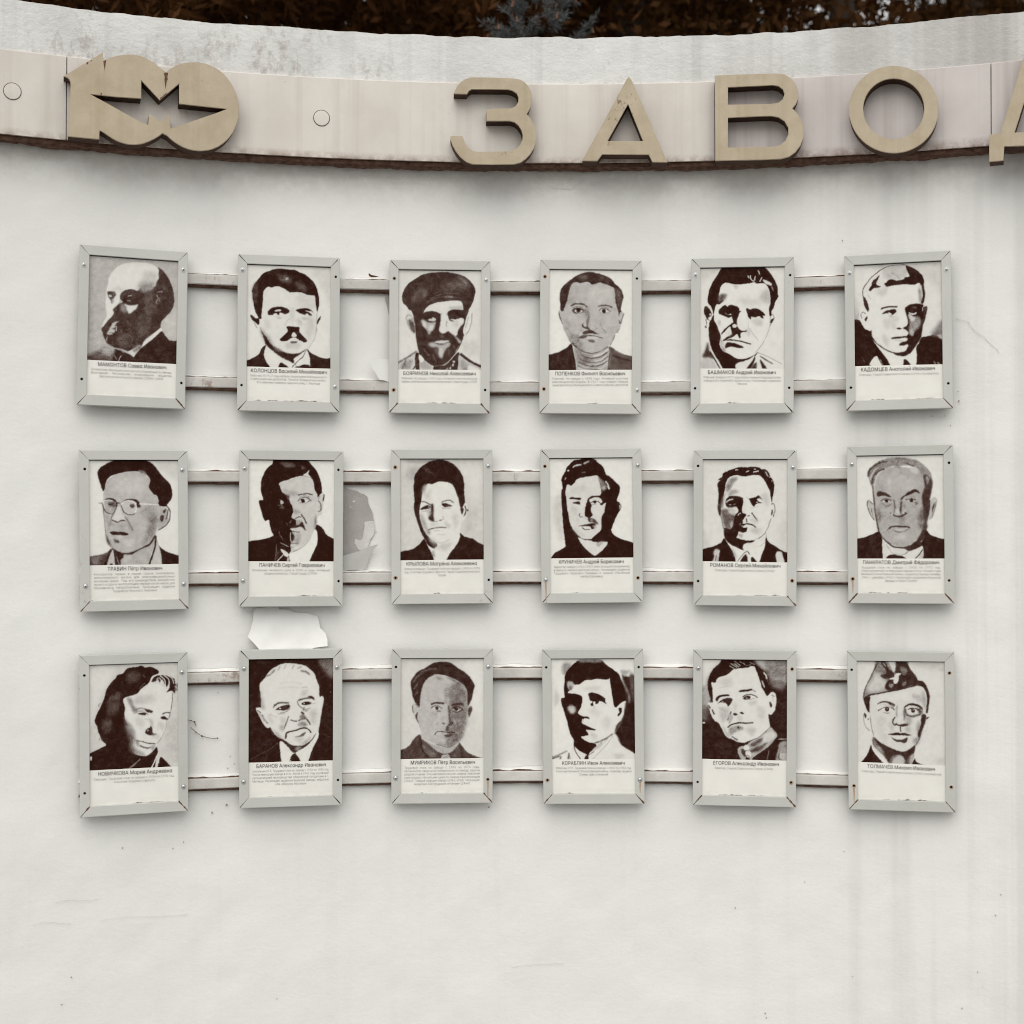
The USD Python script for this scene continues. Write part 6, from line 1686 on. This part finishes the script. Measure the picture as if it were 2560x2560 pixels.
conifer(-2.2, 8.2, 11, 2.7, 60000, 'dark spruce behind the left end of the wall', 1)
conifer(-.7, 9.0, 12, 2.6, 60000, 'dark spruce behind the emblem', 2)
conifer(.9, 9.4, 12, 2.8, 60000, 'dark spruce behind the blue spruce', 3)
conifer(1.6, 11.0, 12, 1.7, 40000, 'farther dark spruce between blue spruce and leafy trees', 4)
broadleaf(1.75, 8.2, 8.5, 1.3, 22000, 'leafy tree with gaps behind the letter O', 5)
broadleaf(2.9, 9.6, 9, 1.5, 26000, 'leafy tree behind the right end of the wall', 6)
# the blue spruce: a young tree whose tip just clears the wall
def blue_spruce(x, y, h, seed):
    rng = np.random.default_rng(seed); t = thing('blue_spruce', 'young blue spruce tip showing above the middle of the wall', 'tree')
    part(t, 'trunk', sheet(trunk(x, y, h, .05, seed)), 'bark', True)
    V, inner, buds = [], [], []
    for zb in np.linspace(.8, h - .05, 20):
        n = 9; L0 = .10 + .42 * (h - zb) ** .75
        for k in range(n):
            a = 2 * np.pi * k / n + rng.uniform(-.25, .25) + zb * 3; L = L0 * rng.uniform(.8, 1.15); rise = rng.uniform(-.02, .16)
            for sub in range(5):
                b0 = rng.uniform(.25, .8) if sub else 0; da = 0 if not sub else rng.choice([-1, 1]) * rng.uniform(.4, .9); l2 = L * (1 if not sub else .45)
                o = np.array([x + np.cos(a) * L * b0, y + np.sin(a) * L * b0, zb + rise * b0])
                d = np.array([np.cos(a + da), np.sin(a + da), rise / max(L, .2) + (.1 if sub else 0)])
                m = int(150 * l2 / .4) + 20; u = rng.uniform(0, 1, m)
                c = o + d * (u * l2)[:, None] + np.array([0, 0, -.12 * l2]) * (u ** 2)[:, None]
                out = rng.normal(size=(m, 3)); out += d * .8; out /= np.linalg.norm(out, axis=1, keepdims=True)
                rad = np.hypot(*(c[:, :2] - [x, y]).T)
                side = np.cross(out, rng.normal(size=(m, 3))); side /= np.linalg.norm(side, axis=1, keepdims=True)
                q = np.stack([c, c + out * .016 + side * .0022, c + out * .034, c + out * .016 - side * .0022], 1)
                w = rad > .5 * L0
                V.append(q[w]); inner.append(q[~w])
                if sub == 0:
                    buds.append(o + d * l2 + np.array([0, 0, -.12 * l2]))
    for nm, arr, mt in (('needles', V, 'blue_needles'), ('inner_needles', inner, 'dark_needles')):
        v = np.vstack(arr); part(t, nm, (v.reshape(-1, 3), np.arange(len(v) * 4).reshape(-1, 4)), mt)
    part(t, 'bud_tips', trimesh.util.concatenate([trimesh.creation.cone(.007, .03, sections=6).apply_translation(b) for b in buds]), 'dead_leaf', kind='stuff')
p = at_y(1355, 60, 6.5)
blue_spruce(p[0], 6.5, p[2] + .06, 9)
# the wood behind: reads as one dark mass
rng = np.random.default_rng(77)
n = 170000
c = np.column_stack([rng.uniform(-9, 9, n), rng.uniform(13, 17, n), rng.uniform(0, 13, n)])
thin = np.exp(-(((c[:, 0] / c[:, 1] - .235) / .075) ** 2 + (((c[:, 2] - 1.8) / c[:, 1] - .355) / .045) ** 2))      # where the sky glints through
c = c[rng.random(n) > .93 * thin]
g = part(None, 'woodland', leaves(c, 1, .22, .5, rng), 'dark_leaves'); tag(g.GetPrim(), 'dark wood far behind the wall', None, None, 'stuff')
